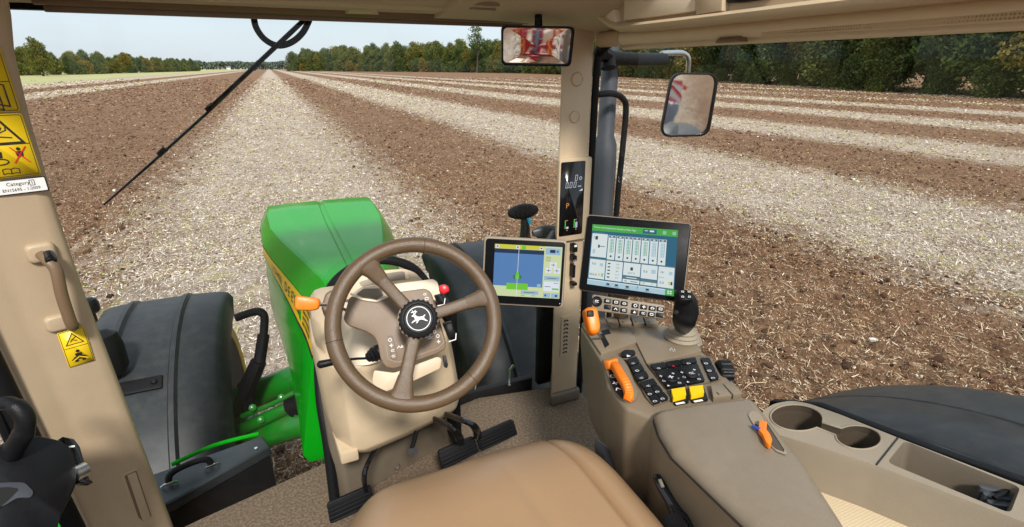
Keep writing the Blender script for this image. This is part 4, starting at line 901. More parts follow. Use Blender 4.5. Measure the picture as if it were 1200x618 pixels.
# shelf and trays above the pod
TF = WF.shift(0, 0, -.16)
tp = lambda P, z=0.: [TF.hit(u, v, z) for u, v in P]
mb = MB(); mb.fprism(TF, round_poly(tp([(410, 346), (424, 336), (446, 335), (508, 327), (513, 331), (517, 350), (512, 352), (440, 358), (424, 354)]), .006), -.05, .0); sh = mb.build('tray', 'pale_beige', SC, bevel=.005)
mb = MB(); mb.fprism(TF, round_poly(tp([(417, 345), (426, 338.5), (447, 338), (449, 346), (442, 351), (427, 349)], .001), .003), -.03, .001); mb.build('tray_well', 'taupe', sh)
UF = WF.shift(0, 0, -.20)
upx = lambda P, z=0.: [UF.hit(u, v, z) for u, v in P]
mb = MB(); mb.fprism(UF, round_poly(upx([(400, 352), (410, 333), (425, 322), (452, 316.5), (474, 315), (486, 319), (496, 329), (498, 336), (446, 345), (420, 350)]), .010), -.07, .0); s2 = mb.build('dash_top', 'beige', SC, bevel=.010, seg=3)
mb = MB(); mb.fprism(UF, round_poly(upx([(452, 320.5), (472, 318), (478, 321), (478, 327), (455, 330), (424, 336), (420, 331)], .002), .006), -.02, .0025); mb.build('tray_well', 'taupe', s2)
mb = MB(); mb.fprism(UF, upx([(474, 319), (478.5, 319.5), (479, 327), (475, 327)], .004), -.005, .006); mb.build('tray_edge', 'pale_beige', s2, bevel=.0015)
VF = WF.shift(0, 0, -.14)
mb = MB(); mb.fprism(VF, round_poly([VF.hit(*p) for p in ((376, 360), (381, 344), (389, 339), (396, 345), (398, 372), (392, 375), (380, 372))], .006), -.03, 0); mb.build('trim_cover', 'pod', SC, bevel=.006, seg=3)
# drawer front under the pod and a vertical rib
DF = WF.shift(0, 0, -.15)
mb = MB(); mb.fprism(DF, round_poly([DF.hit(*p) for p in ((436, 448), (438, 434), (462, 437), (512, 418), (518, 420), (516, 432), (486, 446), (445, 462))], .006), -.03, 0); mb.build('drawer_front', 'beige', SC, bevel=.005, seg=3)
mb = MB(); mb.fprism(DF, round_poly([DF.hit(*p) for p in ((519, 417), (522, 416), (525, 428), (523.5, 432), (520.5, 430))], .003), -.01, .004); mb.build('rocker_switch', 'black', SC, bevel=.002)
# printed symbols on the pod
mb = MB()
def glyph(F, x, y, s, kind, z):
    if kind == 0: mb.line(F, circ(x, y, s*.5, n=10), s*.22, z, True)
    elif kind == 1: mb.line(F, [(x-s*.5, y), (x+s*.5, y)], s*.25, z); mb.line(F, [(x, y-s*.5), (x, y+s*.5)], s*.25, z)
    elif kind == 2: mb.line(F, [(x-s*.5, y-s*.35), (x+s*.5, y-s*.35), (x+s*.5, y+s*.35), (x-s*.5, y+s*.35)], s*.18, z, True)
    elif kind == 3: mb.sheet(F, [(x-s*.5, y-s*.4), (x+s*.5, y-s*.4), (x, y+s*.5)], z)
    elif kind == 4: mb.line(F, [(x-s*.5, y-s*.3), (x, y+s*.4), (x+s*.5, y-s*.3)], s*.2, z)
    elif kind == 5: mb.line(F, circ(x-s*.15, y, s*.33, n=8), s*.16, z, True); mb.line(F, [(x+.25*s, y+.3*s), (x+.6*s, y+.3*s)], s*.14, z); mb.line(F, [(x+.25*s, y-.3*s), (x+.6*s, y-.3*s)], s*.14, z)
    elif kind == 6: mb.line(F, [(x-s*.6, y-s*.1), (x-.3*s, y+.3*s), (x+.2*s, y+.3*s), (x+.6*s, y-.1*s)], s*.18, z); mb.line(F, circ(x-.3*s, y-.3*s, .18*s, n=8), .12*s, z, True); mb.line(F, circ(x+.35*s, y-.3*s, .18*s, n=8), .12*s, z, True)
mb.mi = 1
for (u, v, k) in ((457, 398.5, 0), (458.5, 405, 1), (460, 411, 5), (461, 417.5, 5), (498, 345, 5), (500, 350, 2), (509, 389, 0), (513, 394, 0), (514, 400.5, 1), (505, 395.5, 5), (467.5, 407, 4), (471, 406, 3), (503, 396, 2)):
    x, y = PF.hit(u, v, .001); glyph(PF, x, y, .0075, k, .0016)
mb.mi = 0; mb.line(PF, round_poly(pp([(454.5, 394), (460, 394), (466, 420), (459.5, 423)], .001), .006), .001, .0010, True)
mb.build('printed_symbols', ['ink', 'white'], pod_, merge=False, flip=False)
# wheel
WR = thing  # (the wheel is a part of the column)
mb = MB(); n = 96; rings = []
for i in range(n+1):
    a = 2*math.pi*i/n; c = WF.p(RW_*math.cos(a), RW_*math.sin(a)); e = (WF.x*math.cos(a)+WF.y*math.sin(a))
    grip = 1+.05*math.cos(3*(a-R(15)))**8
    rings.append([c+e*(TW*grip*math.cos(2*math.pi*j/18))+WF.n*(TW*grip*1.02*math.sin(2*math.pi*j/18)) for j in range(18)])
mb.loft(rings, caps=False); sw = mb.build('steering_wheel', 'wheel', SC)
HC = WF.inv(WF.p(*WF.hit(490, 374, -.012), -.012))
for (u, v, w0, w1) in ((428, 307, .030, .040), (572, 347, .029, .036), (470, 468, .031, .043)):
    e = WF.hit(u, v); L = math.hypot(e[0], e[1]); e = (e[0]/L*(RW_-.004), e[1]/L*(RW_-.004)); d = Vector((e[0]-HC[0], e[1]-HC[1])); L = d.length; d.normalize(); nn = Vector((-d.y, d.x)); rg = []
    for t, w, th, dz in ((.12, w0, .011, -.020), (.45, w0*.95, .010, -.018), (.70, w0*.98, .011, -.012), (.70, w0*1.08, .0125, -.012), (.86, w1*1.02, .014, -.006), (.95, w1*1.35, .0155, -.001), (1.02, w1*1.7, .016, 0)):
        c = Vector(HC)+d*L*t; rg.append([WF.p(c.x+nn.x*w*.5*math.copysign(abs(math.cos(q))**.5, math.cos(q)), c.y+nn.y*w*.5*math.copysign(abs(math.cos(q))**.5, math.cos(q)), dz+th*math.copysign(abs(math.sin(q))**.6, math.sin(q))) for q in [2*math.pi*j/20 for j in range(20)]])
    mb = MB(); mb.loft(rg); mb.build('spoke', 'wheel', sw, ang=60)
# stitching along the inside of the rim, seams of the leather
mb = MB()
for i in range(220):
    a = 2*math.pi*i/220; dz = .0095*(1 if i % 2 else .55); r = RW_-TW*.86
    G = Frame(WF.p(r*math.cos(a), r*math.sin(a), dz), WF.x*(-math.sin(a))+WF.y*math.cos(a), WF.x*math.cos(a)+WF.y*math.sin(a)+WF.n*.8)
    mb.obox = None; mb.fprism(G, [(-.0007, -.0026), (.0007, -.0026), (.0011, .0026), (-.0003, .0026)], -.001, .0014)
mb.build('stitching', 'stitch', sw, merge=False)
mb = MB()
for a in (78, 186, 308):
    a = R(a); c = WF.p(RW_*math.cos(a), RW_*math.sin(a)); e = WF.x*math.cos(a)+WF.y*math.sin(a)
    mb.tube([c+e*(TW*1.03*math.cos(2*math.pi*j/20))+WF.n*(TW*1.05*math.sin(2*math.pi*j/20)) for j in range(20)], .0009, 6, closed=True)
mb.build('leather_seam', 'stitch', sw)
HF = Frame(WF.p(HC[0], HC[1], -.012), WF.x, WF.y)
mb = MB(); mb.lathe(HF, [(.030, -.075), (.034, -.03), (.046, -.012), (.046, .0)], 32); mb.build('hub_base', 'pod', sw, ang=50)
mb = MB(); rg = []
for z, r0, rib in ((-.010, .040, 0), (-.006, .0435, .0012), (.012, .0435, .0012), (.018, .041, .0006), (.020, .037, 0), (.0205, .034, 0), (.018, .031, 0), (.018, .0001, 0)):
    rg.append([HF.p((r0+rib*(1 if (j//2) % 2 else -1))*math.cos(2*math.pi*j/96), (r0+rib*(1 if (j//2) % 2 else -1))*math.sin(2*math.pi*j/96), z) for j in range(96)])
mb.loft(rg, caps=False); hub = mb.build('hub_cap', 'black', sw, ang=35)
mb = MB(); mb.line(HF, circ(0, 0, .0262, n=40), .0017, .0187, True)
deer = [(-.30,-.42),(-.16,-.40),(-.02,-.20),(.10,-.12),(.34,-.14),(.56,-.26),(.78,-.36),(.80,-.30),(.62,-.16),(.50,-.02),(.52,.10),(.66,.26),(.58,.30),(.42,.16),(.12,.14),(-.10,.18),(-.26,.34),(-.34,.42),(-.46,.40),(-.62,.30),(-.60,.24),(-.44,.22),(-.36,.06),(-.34,-.08),(-.52,-.16),(-.70,-.34),(-.64,-.38),(-.46,-.26),(-.26,-.20),(-.18,-.28)]
mb.plate([[HF.p(x*.024, y*.024, .0187) for x, y in deer]])
for P in ([(-.38,.40),(-.40,.62),(-.52,.78)], [(-.40,.60),(-.28,.72)], [(-.34,.40),(-.22,.58),(-.24,.78)], [(-.24,.58),(-.10,.66)], [(-.46,.62),(-.62,.62)]): mb.line(HF, [(x*.024, y*.024) for x, y in P], .0016, .0188)
mb.build('emblem', 'white', hub, merge=False, flip=False)
# levers and switches on the column
mb = MB(); LF = facing(360, 356, 1.17); P = [LF.hit(*p) for p in ((345.5, 348), (349, 346.5), (374, 350), (376, 353), (374, 362.5), (366, 364.5), (348, 364), (345, 361))]
mb.dome(LF, round_poly(P, .006), -.012, .010, .2); mb.mi = 1; mb.tube([LF.p(*LF.hit(374, 357)), Q(392, 358, d=1.22), Q(410, 366, d=1.3)], .0045, 8); lv = mb.build('reverser_lever', ['orange', 'metal'], SC, ang=55)
mb = MB(); mb.tube([Q(372, 428, d=1.17), Q(374, 427.6, d=1.17), Q(394, 423.5, d=1.19), Q(397, 423, d=1.19)], [.004, .0092, .0082, .004], 12); mb.tube([Q(396, 423, d=1.19), Q(418, 420.5, d=1.22), Q(432, 420, d=1.24)], .0032, 8)
Fb = Frame(Q(430, 420, d=1.235), (0, 0, 1), (.1, -1, 0)); ax_ = (Q(446, 418, d=1.27)-Q(430, 420, d=1.235)).normalized(); Fb = Frame(Q(430, 420, d=1.235), Vector((0, 0, 1)), ax_.cross(Vector((0, 0, 1))))
mb.lathe(Fb, [(.006, 0), (.012, .004), (.009, .008), (.0155, .012), (.011, .017), (.019, .021), (.015, .026), (.02, .032), (.018, .05)], 16); mb.build('indicator_stalk', 'black', SC, ang=60)
mb = MB(); RF2 = facing(522, 340, 1.24); mb.dome(RF2, round_poly([RF2.hit(*p) for p in ((514, 335), (521, 333), (526, 336), (527, 342), (519, 346), (514.5, 342))], .004), -.012, .01, .2); mb.build('red_knob', 'red', SC, ang=55)
mb = MB()
for P in (((508, 346), (517, 344), (521, 354), (514, 359)), ((518, 379), (529, 376), (534, 394), (526, 399))):
    mb.dome(RF2.shift(0, 0, -.03), round_poly([RF2.hit(u, v, -.03) for u, v in P], .004), -.02, .02, .2)
mb.mi = 1
for P in ([(513, 358.5), (520.5, 357), (521.5, 350)], [(526, 400.5), (534, 398), (534.5, 391)]): mb.line(RF2, [RF2.hit(u, v, -.008) for u, v in P], .0022, -.008)
mb.build('column_switch', ['black', 'white'], SC, ang=55, merge=False)
# right side lower trim of cowl in black (recess to the floor)
mb = MB(); mb.box(.405, .425, 1.38, 1.6, 1.75, 2.3); mb.build('recess_panel', 'rubber', SC, bevel=.004)
# ---- pedals
def pedal(name, label, C, arm):
    t = thing(name, label, 'pedal', Q(*C[0], z=1.8)); A = [Q(u, v, z=z) for (u, v), z in zip(C, (1.845, 1.855, 1.80, 1.79))]
    F = Frame(A[3], A[2]-A[3], A[0]-A[3]); P = [F.inv(a) for a in A]; w = max(p[0] for p in P); h = max(p[1] for p in P)
    mb = MB(); mb.fprism(F, round_poly(P, .008), -.014, 0)
    for k in range(5):
        y0 = h*(.06+.19*k); mb.fprism(F, [(w*.03, y0), (w*.97, y0), (w*.97, y0+h*.10), (w*.03, y0+h*.10)], -.002, .006)
    mb.build('pad', 'rubber', t, bevel=.0015); mb = MB(); mb.tube(smooth_path(arm, 4), [.013]*((len(arm)-1)*4+1), 8, flat=.6); mb.build('arm', 'black_gloss', t)
pedal('clutch_pedal', 'single ribbed black pedal at the left of the footwell', [(383, 591), (435, 569.5), (439, 591), (387, 615)], [Q(429, 576, z=1.83), Q(427, 556, d=1.46), Q(435, 536, d=1.5), Q(446, 520, d=1.55)])
pedal('brake_pedal', 'wide ribbed left brake pad in front of the seat edge', [(513.5, 529), (556, 511.5), (562, 530), (519, 551)], [Q(540, 520, z=1.85), Q(536, 508, d=1.5), Q(522, 497, d=1.53), Q(510, 492, d=1.58)])
pedal('brake_pedal', 'narrower ribbed right brake pad nearest the console', [(558, 511), (601, 491.5), (607, 509.5), (564, 529.5)], [Q(560, 513, z=1.86), Q(556, 500, d=1.5), Q(540, 492, d=1.52), Q(524, 486, d=1.58)])
mb = MB(); mb.tube([Q(488, 506, d=1.56), Q(485, 518, d=1.54), Q(482, 527, d=1.52)], .007, 8); F = facing(484, 529, 1.52); mb.fprism(F, rr(-.014, -.009, .014, .009, .003), -.01, .01); mb.build('small_lever', 'rubber', SC)
# ================================================================== seat
ST = thing('operator_seat', 'tan leather operator seat cushion in the middle of the cab', 'seat', (.29, .45, 1.75))
def cushion():
    mb = MB(); nu, nv = 72, 56; top = []
    for j in range(nv+1):
        v = j/nv; row = []
        for i in range(nu+1):
            u = i/nu*2-1
            front = .965-(.20 if u < 0 else .13)*max(0, abs(u)-.35)**2.2
            y = front-(v**1.3)*1.05
            hw = .335+.02*v; x = .285+hw*u
            e = min(1, v/.34); z = 2.222-.20*(1-math.sin(e*math.pi/2)**.62)
            s = max(0, (abs(u)-.5)/.5); z -= .165*s**2.6
            seam = .60-.04*v
            if u > 0: z -= .016*math.exp(-((u-seam)/.016)**2)*min(1, max(0, v-.05)*10); z += .012*math.exp(-((u-seam-.16)/.12)**2)*min(1, v*4)
            z -= .004*math.exp(-((u-.16-.30*(v-.3))/.04)**2)*max(0, min(1, (v-.2)*6))*max(0, min(1, (.65-v)*6))
            z += .0025*math.sin(7*u+3*v)*math.sin(9*v)
            row.append((x, y, z))
        top.append(row)
    V = [p for r in top for p in r]; F = [(j*(nu+1)+i, j*(nu+1)+i+1, (j+1)*(nu+1)+i+1, (j+1)*(nu+1)+i) for j in range(nv) for i in range(nu)]; mb.add(V, F)
    # skirt
    rim = [top[nv][0]]+[top[j][0] for j in range(nv-1, -1, -1)]+[top[0][i] for i in range(1, nu+1)]+[top[j][nu] for j in range(1, nv+1)]
    mb.loft([[Vector(p) for p in rim], [Vector((.28+(p[0]-.28)*.99, p[1]-.006, min(p[2], 2.08)-.03)) for p in rim], [Vector((.28+(p[0]-.28)*.95, p[1]-.02, 1.96)) for p in rim]], caps=False, closed=False)
    return mb
cu = cushion().build('cushion', 'seat', ST, ang=80)
mb = MB(); mb.box(.02, .53, -.1, .76, 1.90, 2.0); mb.box(.1, .45, .1, .68, 1.705, 1.9); mb.build('seat_base', 'rubber', ST, bevel=.02)
mb = MB(); A = [Q(697, 512, z=2.14), Q(716, 528, z=2.12), Q(736, 563, z=2.09), Q(732, 567, z=2.06), Q(700, 530, z=2.08)]; mb.prism(A, (0, 0, -.03)); mb.build('metal_plate', 'exhaust', ST, bevel=.002)
# ================================================================== armrest console
AZ = 2.30
AC = thing('armrest_console', 'taupe armrest console with buttons, levers and joystick right of the seat', 'armrest console', (.78, .8, 1.75))
top = [(680, 383), (703, 420), (707, 427), (712, 452), (733, 478), (764, 489), (778, 520), (872, 618), (930, 680), (1010, 660), (984, 618), (938, 546), (926, 534), (888, 483), (876, 471), (862, 452), (834, 421), (822, 410), (812, 392), (778, 380), (700, 371), (686, 374)]
A = [Q(u, v, z=AZ) for u, v in top]
def lower(p, z, k):
    c = Vector((.80, .75)); return Vector((c.x+(p.x-c.x)*k, c.y+(p.y-c.y)*k, z))
mb = MB(); mb.loft([[lower(p, AZ-.30, .82) for p in A], [lower(p, AZ-.20, .93) for p in A], [lower(p, AZ-.05, .995) for p in A], A]); body = mb.build('console_body', 'taupe', AC, bevel=.010, seg=3, ang=50)
mb = MB(); mb.box(.72, .95, .1, 1.0, 1.70, 2.12); mb.build('pedestal', 'taupe_dark', AC, bevel=.02)
# raised front deck
mb = MB(); pz(mb, [(681, 384), (704, 419), (746, 405), (743, 398), (726, 381), (716, 377), (690, 376)], AZ-.004, .012, .006); mb.build('lever_deck', 'taupe', AC, bevel=.004, seg=3)
mb = MB(); pz(mb, [(728, 384), (746, 406), (758, 431), (822, 415), (808, 396), (778, 385)], AZ-.004, .010, .004); mb.build('deck', 'taupe', AC, bevel=.003, seg=3)
# paddles across the front
for P in (((709, 378), (722, 376), (725, 387), (716, 388.5)), ((723, 375.5), (736, 375), (740, 385), (727, 387)), ((738, 375), (751, 375), (755, 385), (742, 385.5)), ((753, 375), (766, 376), (771, 386), (757, 385.5))):
    mb = MB(); pz(mb, P, AZ, .016, .003); c = Q((P[0][0]+P[1][0])/2, (P[0][1]+P[1][1])/2+2, z=AZ+.0165); mb.mi = 1; mb.rect(Frame(c, (1, -.2, 0), (.2, 1, 0)), -.0012, -.006, .0012, .004, .0004); mb.build('paddle', ['taupe', 'ink'], AC, bevel=.0035)
for P in (((832, 457), (845, 455.5), (857, 469.5), (835, 472)), ((846, 455), (857, 453), (869, 467), (858.5, 469))):
    mb = MB(); pz(mb, P, AZ, .014, .003); c = Q(P[0][0]+9, P[0][1]+4, z=AZ+.0145); mb.mi = 1; mb.rect(Frame(c, (1, -.2, 0), (.2, 1, 0)), -.0012, -.006, .0012, .004, .0004); mb.build('paddle', ['taupe', 'ink'], AC, bevel=.0035)
# lever slot and orange gear lever
mb = MB(); pz(mb, [(702, 392), (707, 391), (714, 404), (709, 408)], AZ+.0085, .001); pz(mb, [(704, 388), (713, 386), (716, 391), (708, 393)], AZ+.0085, .0008); mb.build('lever_slot', 'black', AC)
lf = facing(693, 374, 1.33, (.25, 0, .1)); hit = lambda u, v: lf.hit(u, v)
mb = MB(); mb.dome(lf, round_poly([hit(*p) for p in ((684, 364), (688, 360.5), (695, 359.5), (699.5, 362), (703, 383), (702, 390), (696, 393.5), (690, 391), (686.5, 378))], .01), -.022, .016, .3); mb.mi = 1; mb.dome(lf, rr(hit(686, 366)[0], hit(686, 373)[1], hit(694, 366)[0], hit(686, 365)[1], .004), .010, .019, .15); mb.mi = 2; mb.tube([lf.p(*hit(698, 388)), Q(706, 398, z=AZ), Q(709, 403, z=AZ-.03)], .004, 8); mb.build('gear_lever', ['orange', 'black', 'metal'], AC, ang=60)
# throttle wheel panel on the left edge
mb = MB(); pz(mb, [(706, 424), (716, 420), (728, 421), (736, 432), (748, 462), (744, 472), (733, 474), (721, 463), (713, 447)], AZ, .008, .01); mb.build('throttle_panel', 'taupe', AC, bevel=.004, seg=3)
mb = MB(); pz(mb, [(714, 431), (718, 430), (733, 466), (729, 468), (720, 458), (714, 445)], AZ+.0082, .002, .004); c = [Q(718, 441, z=AZ+.0106), Q(721, 449, z=AZ+.0106), Q(724, 456, z=AZ+.0106)]; mb.mi = 1
for p, k in zip(c, (0, 1, 4)): glyph(Frame(p, (1, -.1, 0), (.1, 1, 0)), 0, 0, .012, k, 0)
mb.build('throttle_scale', ['black', 'white'], AC, merge=False)
cpath = smooth_path([Q(716, 428, z=AZ+.010), Q(721, 430, z=AZ+.024), Q(727, 440, z=AZ+.030), Q(734, 452, z=AZ+.026), Q(737, 463, z=AZ+.016), Q(735, 470, z=AZ+.006)], 8)
mb = MB(); rg = []
for i, p in enumerate(cpath):
    w = .0108*(1.0 if i < len(cpath)-4 else .8); h = .010*(1+.2*(i % 2)); t = (cpath[min(i+1, len(cpath)-1)]-cpath[max(i-1, 0)]).normalized(); s = t.cross(Vector((0, 0, 1))).normalized(); u_ = s.cross(t)
    rg.append([p+s*(w*math.copysign(abs(math.cos(q))**.6, math.cos(q)))+u_*(h*math.copysign(abs(math.sin(q))**.6, math.sin(q))) for q in [2*math.pi*j/14 for j in range(14)]])
mb.loft(rg); F = Frame(Q(717, 427, z=AZ+.02), (1, .1, 0), (0, .6, 1)); mb.dome(F, rr(-.016, -.010, .016, .012, .004), -.008, .01, .2); mb.build('throttle_lever', 'orange_rib', AC, ang=40)
# key pads: round key, two columns, climate panel
def key(P, kinds, parent, h=.008, matn='black', red=False):
    global mb
    mb = MB(); B = pz(mb, P, AZ+.006, h, .0025); n0 = len(P); c = sum((Q(u, v, z=AZ+.006+h+.0006) for u, v in P), Vector())/n0; ux = Q(*P[1], z=AZ)-Q(*P[0], z=AZ); ux.z = 0; F = Frame(c, ux, Vector((0, 0, 1)).cross(ux)); mb.mi = 1
    sz = min(ux.length*.42, .0078)
    for i, k in enumerate(kinds): glyph(F, (i-(len(kinds)-1)/2)*sz*1.5, 0, sz, k, 0)
    return mb.build('button', [matn, 'red' if red else 'white'], parent, merge=False)
mb = MB(); c = [Q(u, v, z=AZ+.004) for u, v in ((726, 415), (735, 412), (744, 413), (747, 418), (740, 422), (730, 422))]; mb.prism(c, (0, 0, .004)); mb.build('key_surround', 'taupe_dark', AC, bevel=.003)
kp = [(735, 424), (744, 421), (750, 428), (741, 431)]
mb = MB(); pz(mb, [(733, 423), (746, 419), (786, 470), (766, 477), (757, 468)], AZ+.001, .006, .003); kb = mb.build('keypad', 'taupe_dark', AC, bevel=.002)
mb = MB(); e = [Q(u, v, z=AZ+.006) for u, v in round_poly([(727, 416), (733, 413), (743, 413.5), (745, 417), (739, 420.5), (730, 421)], 2)]; mb.prism(e, (0, 0, .008)); mb.mi = 1; glyph(Frame(Q(736, 417, z=AZ+.0146), (1, -.1, 0), (.1, 1, 0)), 0, 0, .012, 3, 0); mb.build('button', ['black', 'white'], kb, merge=False)
def cell(a0, a1, b0, b1, t0, t1, s0, s1):
    """cell of a skewed grid in picture measures: left edge a0-a1, right edge b0-b1"""
    L = lambda t: (a0[0]+(a1[0]-a0[0])*t, a0[1]+(a1[1]-a0[1])*t); Rr = lambda t: (b0[0]+(b1[0]-b0[0])*t, b0[1]+(b1[1]-b0[1])*t); I = lambda t, s: (L(t)[0]+(Rr(t)[0]-L(t)[0])*s, L(t)[1]+(Rr(t)[1]-L(t)[1])*s)
    return [I(t1, s0), I(t1, s1), I(t0, s1), I(t0, s0)]
a0, a1, b0, b1 = (734, 424), (747, 450), (745, 420), (761, 445)
for k, g in enumerate((5, 2, 5)): key(cell(a0, a1, b0, b1, k/3+.02, (k+1)/3-.03, .03, .97), (g,), kb)
a0, a1, b0, b1 = (748, 451), (766, 476), (765, 446), (784, 470)
key(cell(a0, a1, b0, b1, .02, .31, .03, .97), (5,), kb)
for r in (1, 2):
    for s in (0, 1): key(cell(a0, a1, b0, b1, r/3+.02, (r+1)/3-.03, s/2+.03, s/2+.47), (6,), kb)
mb = MB(); pz(mb, [(758, 429), (819, 419), (833, 449), (782, 458.5)], AZ+.001, .007, .004); cp = mb.build('climate_panel', 'taupe_dark', AC, bevel=.002)
a0, a1, b0, b1 = (760, 430), (782, 458), (817, 420.5), (826, 449.5)
b0, b1 = (815, 421), (827, 449)
for s0, s1, g, rd in ((.02, .32, 5, False), (.34, .64, 3, True), (.66, .98, 6, False)): key(cell(a0, a1, b0, b1, .02, .22, s0, s1), (g,), cp, red=rd)
for s0, s1 in ((.02, .5), (.515, .98)):
    mb = MB(); pz(mb, cell(a0, a1, b0, b1, .26, .97, s0, s1), AZ+.006, .006, .003); sm = (s0+s1)/2; I = lambda t, s: cell(a0, a1, b0, b1, t, t, s, s)[0]
    ce = Q(*I(.6, sm), z=AZ+.012); F = Frame(ce, (.97, -.25, 0), (.25, .97, 0)); mb.lathe(F, [(.0165, 0), (.0165, .004), (.014, .006), (0, .006)], 20); mb.mi = 1
    for ds, dt, g in ((-.16, -.2, 1), (.13, -.22, 1), (-.17, .02, 0), (.15, .02, 5), (-.15, .24, 3), (.14, .22, 2)):
        p = Q(*I(.6+dt*.9, sm+ds), z=AZ+.0124); glyph(Frame(p, F.x, F.y), 0, 0, .0065, g, 0)
    glyph(F, 0, 0, .011, 1 if s0 < .1 else 5, .0064); mb.build('button', ['black', 'white'], cp, merge=False)
mb = MB(); pz(mb, [(819, 418.5), (833, 422), (845, 446), (832, 449.5)], AZ+.001, .007, .004); sp = mb.build('keypad', 'taupe_dark', AC, bevel=.002)
a0, a1, b0, b1 = (820, 422), (832, 449), (831, 422), (843, 446)
for k, g in enumerate((2, 2, 6)): key(cell(a0, a1, b0, b1, k/3+.02, (k+1)/3-.03, .05, .95), (g,), sp)
# knurled wheel at the right edge
c = Q(846, 435, z=AZ); dirv = (Q(853, 447, z=AZ)-Q(838, 423, z=AZ)); F = Frame(c+Vector((.008, 0, -.008)), dirv, (0, 0, 1)); F = Frame(F.o, F.x, (0, 0, 1)); mb = MB(); rg = []
for z, r, rb in ((-.016, .026, 0), (-.014, .031, .0012), (.012, .031, .0012), (.016, .028, 0)): rg.append([F.p((r+rb*(1 if (j//2) % 2 else -1))*math.cos(2*math.pi*j/64), (r+rb*(1 if (j//2) % 2 else -1))*math.sin(2*math.pi*j/64), z) for j in range(64)])
mb.loft(rg); mb.build('knurled_dial', 'black', AC, ang=35)
# yellow topped switches
for P in (((785, 460), (803, 457.5), (807, 473), (791, 476)), ((806, 457), (824, 455), (829.5, 470.5), (811, 473))):
    mb = MB(); pz(mb, P, AZ+.001, .006, .002); Y = [(P[0][0]+1, P[0][1]+1), (P[1][0]-1, P[1][1]+1), (P[1][0]+.5, P[1][1]+10), (P[0][0]+3.5, P[0][1]+11.5)]; mb.mi = 1; pz(mb, Y, AZ+.0072, .011, .002); mb.mi = 2
    p = Q((P[2][0]+P[3][0])/2-2, (P[2][1]+P[3][1])/2-2, z=AZ+.0076); mb.rect(Frame(p, (1, -.15, 0), (.15, 1, 0)), -.011, -.0035, .011, .0025)
    mb.build('yellow_switch', ['black', 'yellow', 'white'], AC, merge=False, bevel=0)
# small white mark on the deck
mb = MB(); p = Q(788, 410, z=AZ+.0066); F = Frame(p, (1, -.3, 0), (.3, 1, 0)); mb.line(F, rr(-.006, -.008, .006, .008, .003), .0016, 0, True); mb.line(F, [(0, -.004), (0, .004)], .0016, .0002); mb.build('printed_mark', 'white', AC, flip=False)
# joystick with bellows
jb = Q(799, 398, z=AZ); F = Frame(jb, (1, 0, 0), (0, 1, 0)); mb = MB(); mb.lathe(F, [(.052, -.006), (.053, .002), (.047, .006), (.049, .010), (.042, .016), (.044, .020), (.036, .026), (.038, .030), (.030, .036), (.026, .040)], 32); bl = mb.build('bellows', 'console', AC, ang=40)
jr = [Q(799, 388, z=AZ+.04), Q(801, 378, d=1.30), Q(804, 364, d=1.285), Q(804, 352, d=1.275), Q(802, 345, d=1.27), Q(801, 341.5, d=1.272)]; mb = MB(); rg = []
prof = [(.016, .015), (.027, .022), (.0295, .024), (.027, .023), (.024, .021), (.017, .014)]; JP = smooth_path(jr, 4); JR = [Vector((prof[min(5, int(i/4))][0]+(prof[min(5, int(i/4)+1)][0]-prof[min(5, int(i/4))][0])*((i % 4)/4), prof[min(5, int(i/4))][1]+(prof[min(5, int(i/4)+1)][1]-prof[min(5, int(i/4))][1])*((i % 4)/4))) for i in range(len(JP))]
FJ = facing(803, 362, 1.28)
for p, r in zip(JP, JR): rg.append([p+FJ.x*(r.x*math.cos(2*math.pi*j/20))+Vector((-.33, -.9, 0)).normalized()*(r.y*math.sin(2*math.pi*j/20)) for j in range(20)])
mb.loft(rg); js = mb.build('joystick', 'black', AC, ang=70)
JF = facing(803, 347, 1.242, (0, 0, .9)); mb = MB()
mb.dome(JF, round_poly([JF.hit(*p) for p in ((796, 340), (811, 340), (812, 352), (797, 353))], .006), -.012, .002, .15); mb.build('button_pad', 'black', js, ang=60)
for (u, v) in ((800, 342.5), (807.5, 342.5), (800, 348.5), (807.8, 348.5)):
    mb = MB(); x, y = JF.hit(u, v, .003); mb.dome(JF.shift(x, y, .001), rr(-.0055, -.0045, .0055, .0045, .002), 0, .004, .15); mb.mi = 1; glyph(JF.shift(x, y, .0055), 0, 0, .005, 2, 0); mb.build('button', ['black_gloss', 'white'], js, merge=False)
mb = MB(); mb.dome(facing(793, 366, 1.262), circ(0, 0, .006), -.01, .008, .3); mb.build('thumb_button', 'black_gloss', js)
# padded lid
mb = MB(); LP_ = [(766, 492), (772, 487), (800, 482), (862, 474), (876, 472.5), (884, 478), (893, 489), (927, 534), (938, 546), (984, 618), (1010, 662), (932, 684), (872, 618), (787, 536), (772, 511)]
B = [Q(u, v, z=AZ+.004) for u, v in LP_]; B2 = [(p.x, p.y) for p in B]
cx_, cy_ = sum(p[0] for p in B2)/len(B2), sum(p[1] for p in B2)/len(B2)
def ins(P, d):
    """mitred inset of the lid outline, then rounded corners"""
    k = len(P); area = sum(P[i-1][0]*P[i][1]-P[i][0]*P[i-1][1] for i in range(k)); sg = 1 if area > 0 else -1; out = []
    for i in range(k):
        a, b, c = Vector(P[i-1]), Vector(P[i]), Vector(P[(i+1) % k]); t1 = (b-a).normalized(); t2 = (c-b).normalized()
        n1 = Vector((-t1.y, t1.x))*sg; n2 = Vector((-t2.y, t2.x))*sg; m = (n1+n2).normalized(); out.append(tuple(b+m*d/max(.5, m.dot(n1))))
    return round_poly(out, .006)
mb = MB(); rg = [[Vector((x, y, AZ+zz)) for x, y in ins(B2, d)] for d, zz in ((.003, -.012), (.0, .0), (.0, .010), (.004, .018), (.011, .0235), (.020, .026))]
mb.loft(rg); lid = mb.build('padded_lid', 'taupe_pad', AC, ang=60)
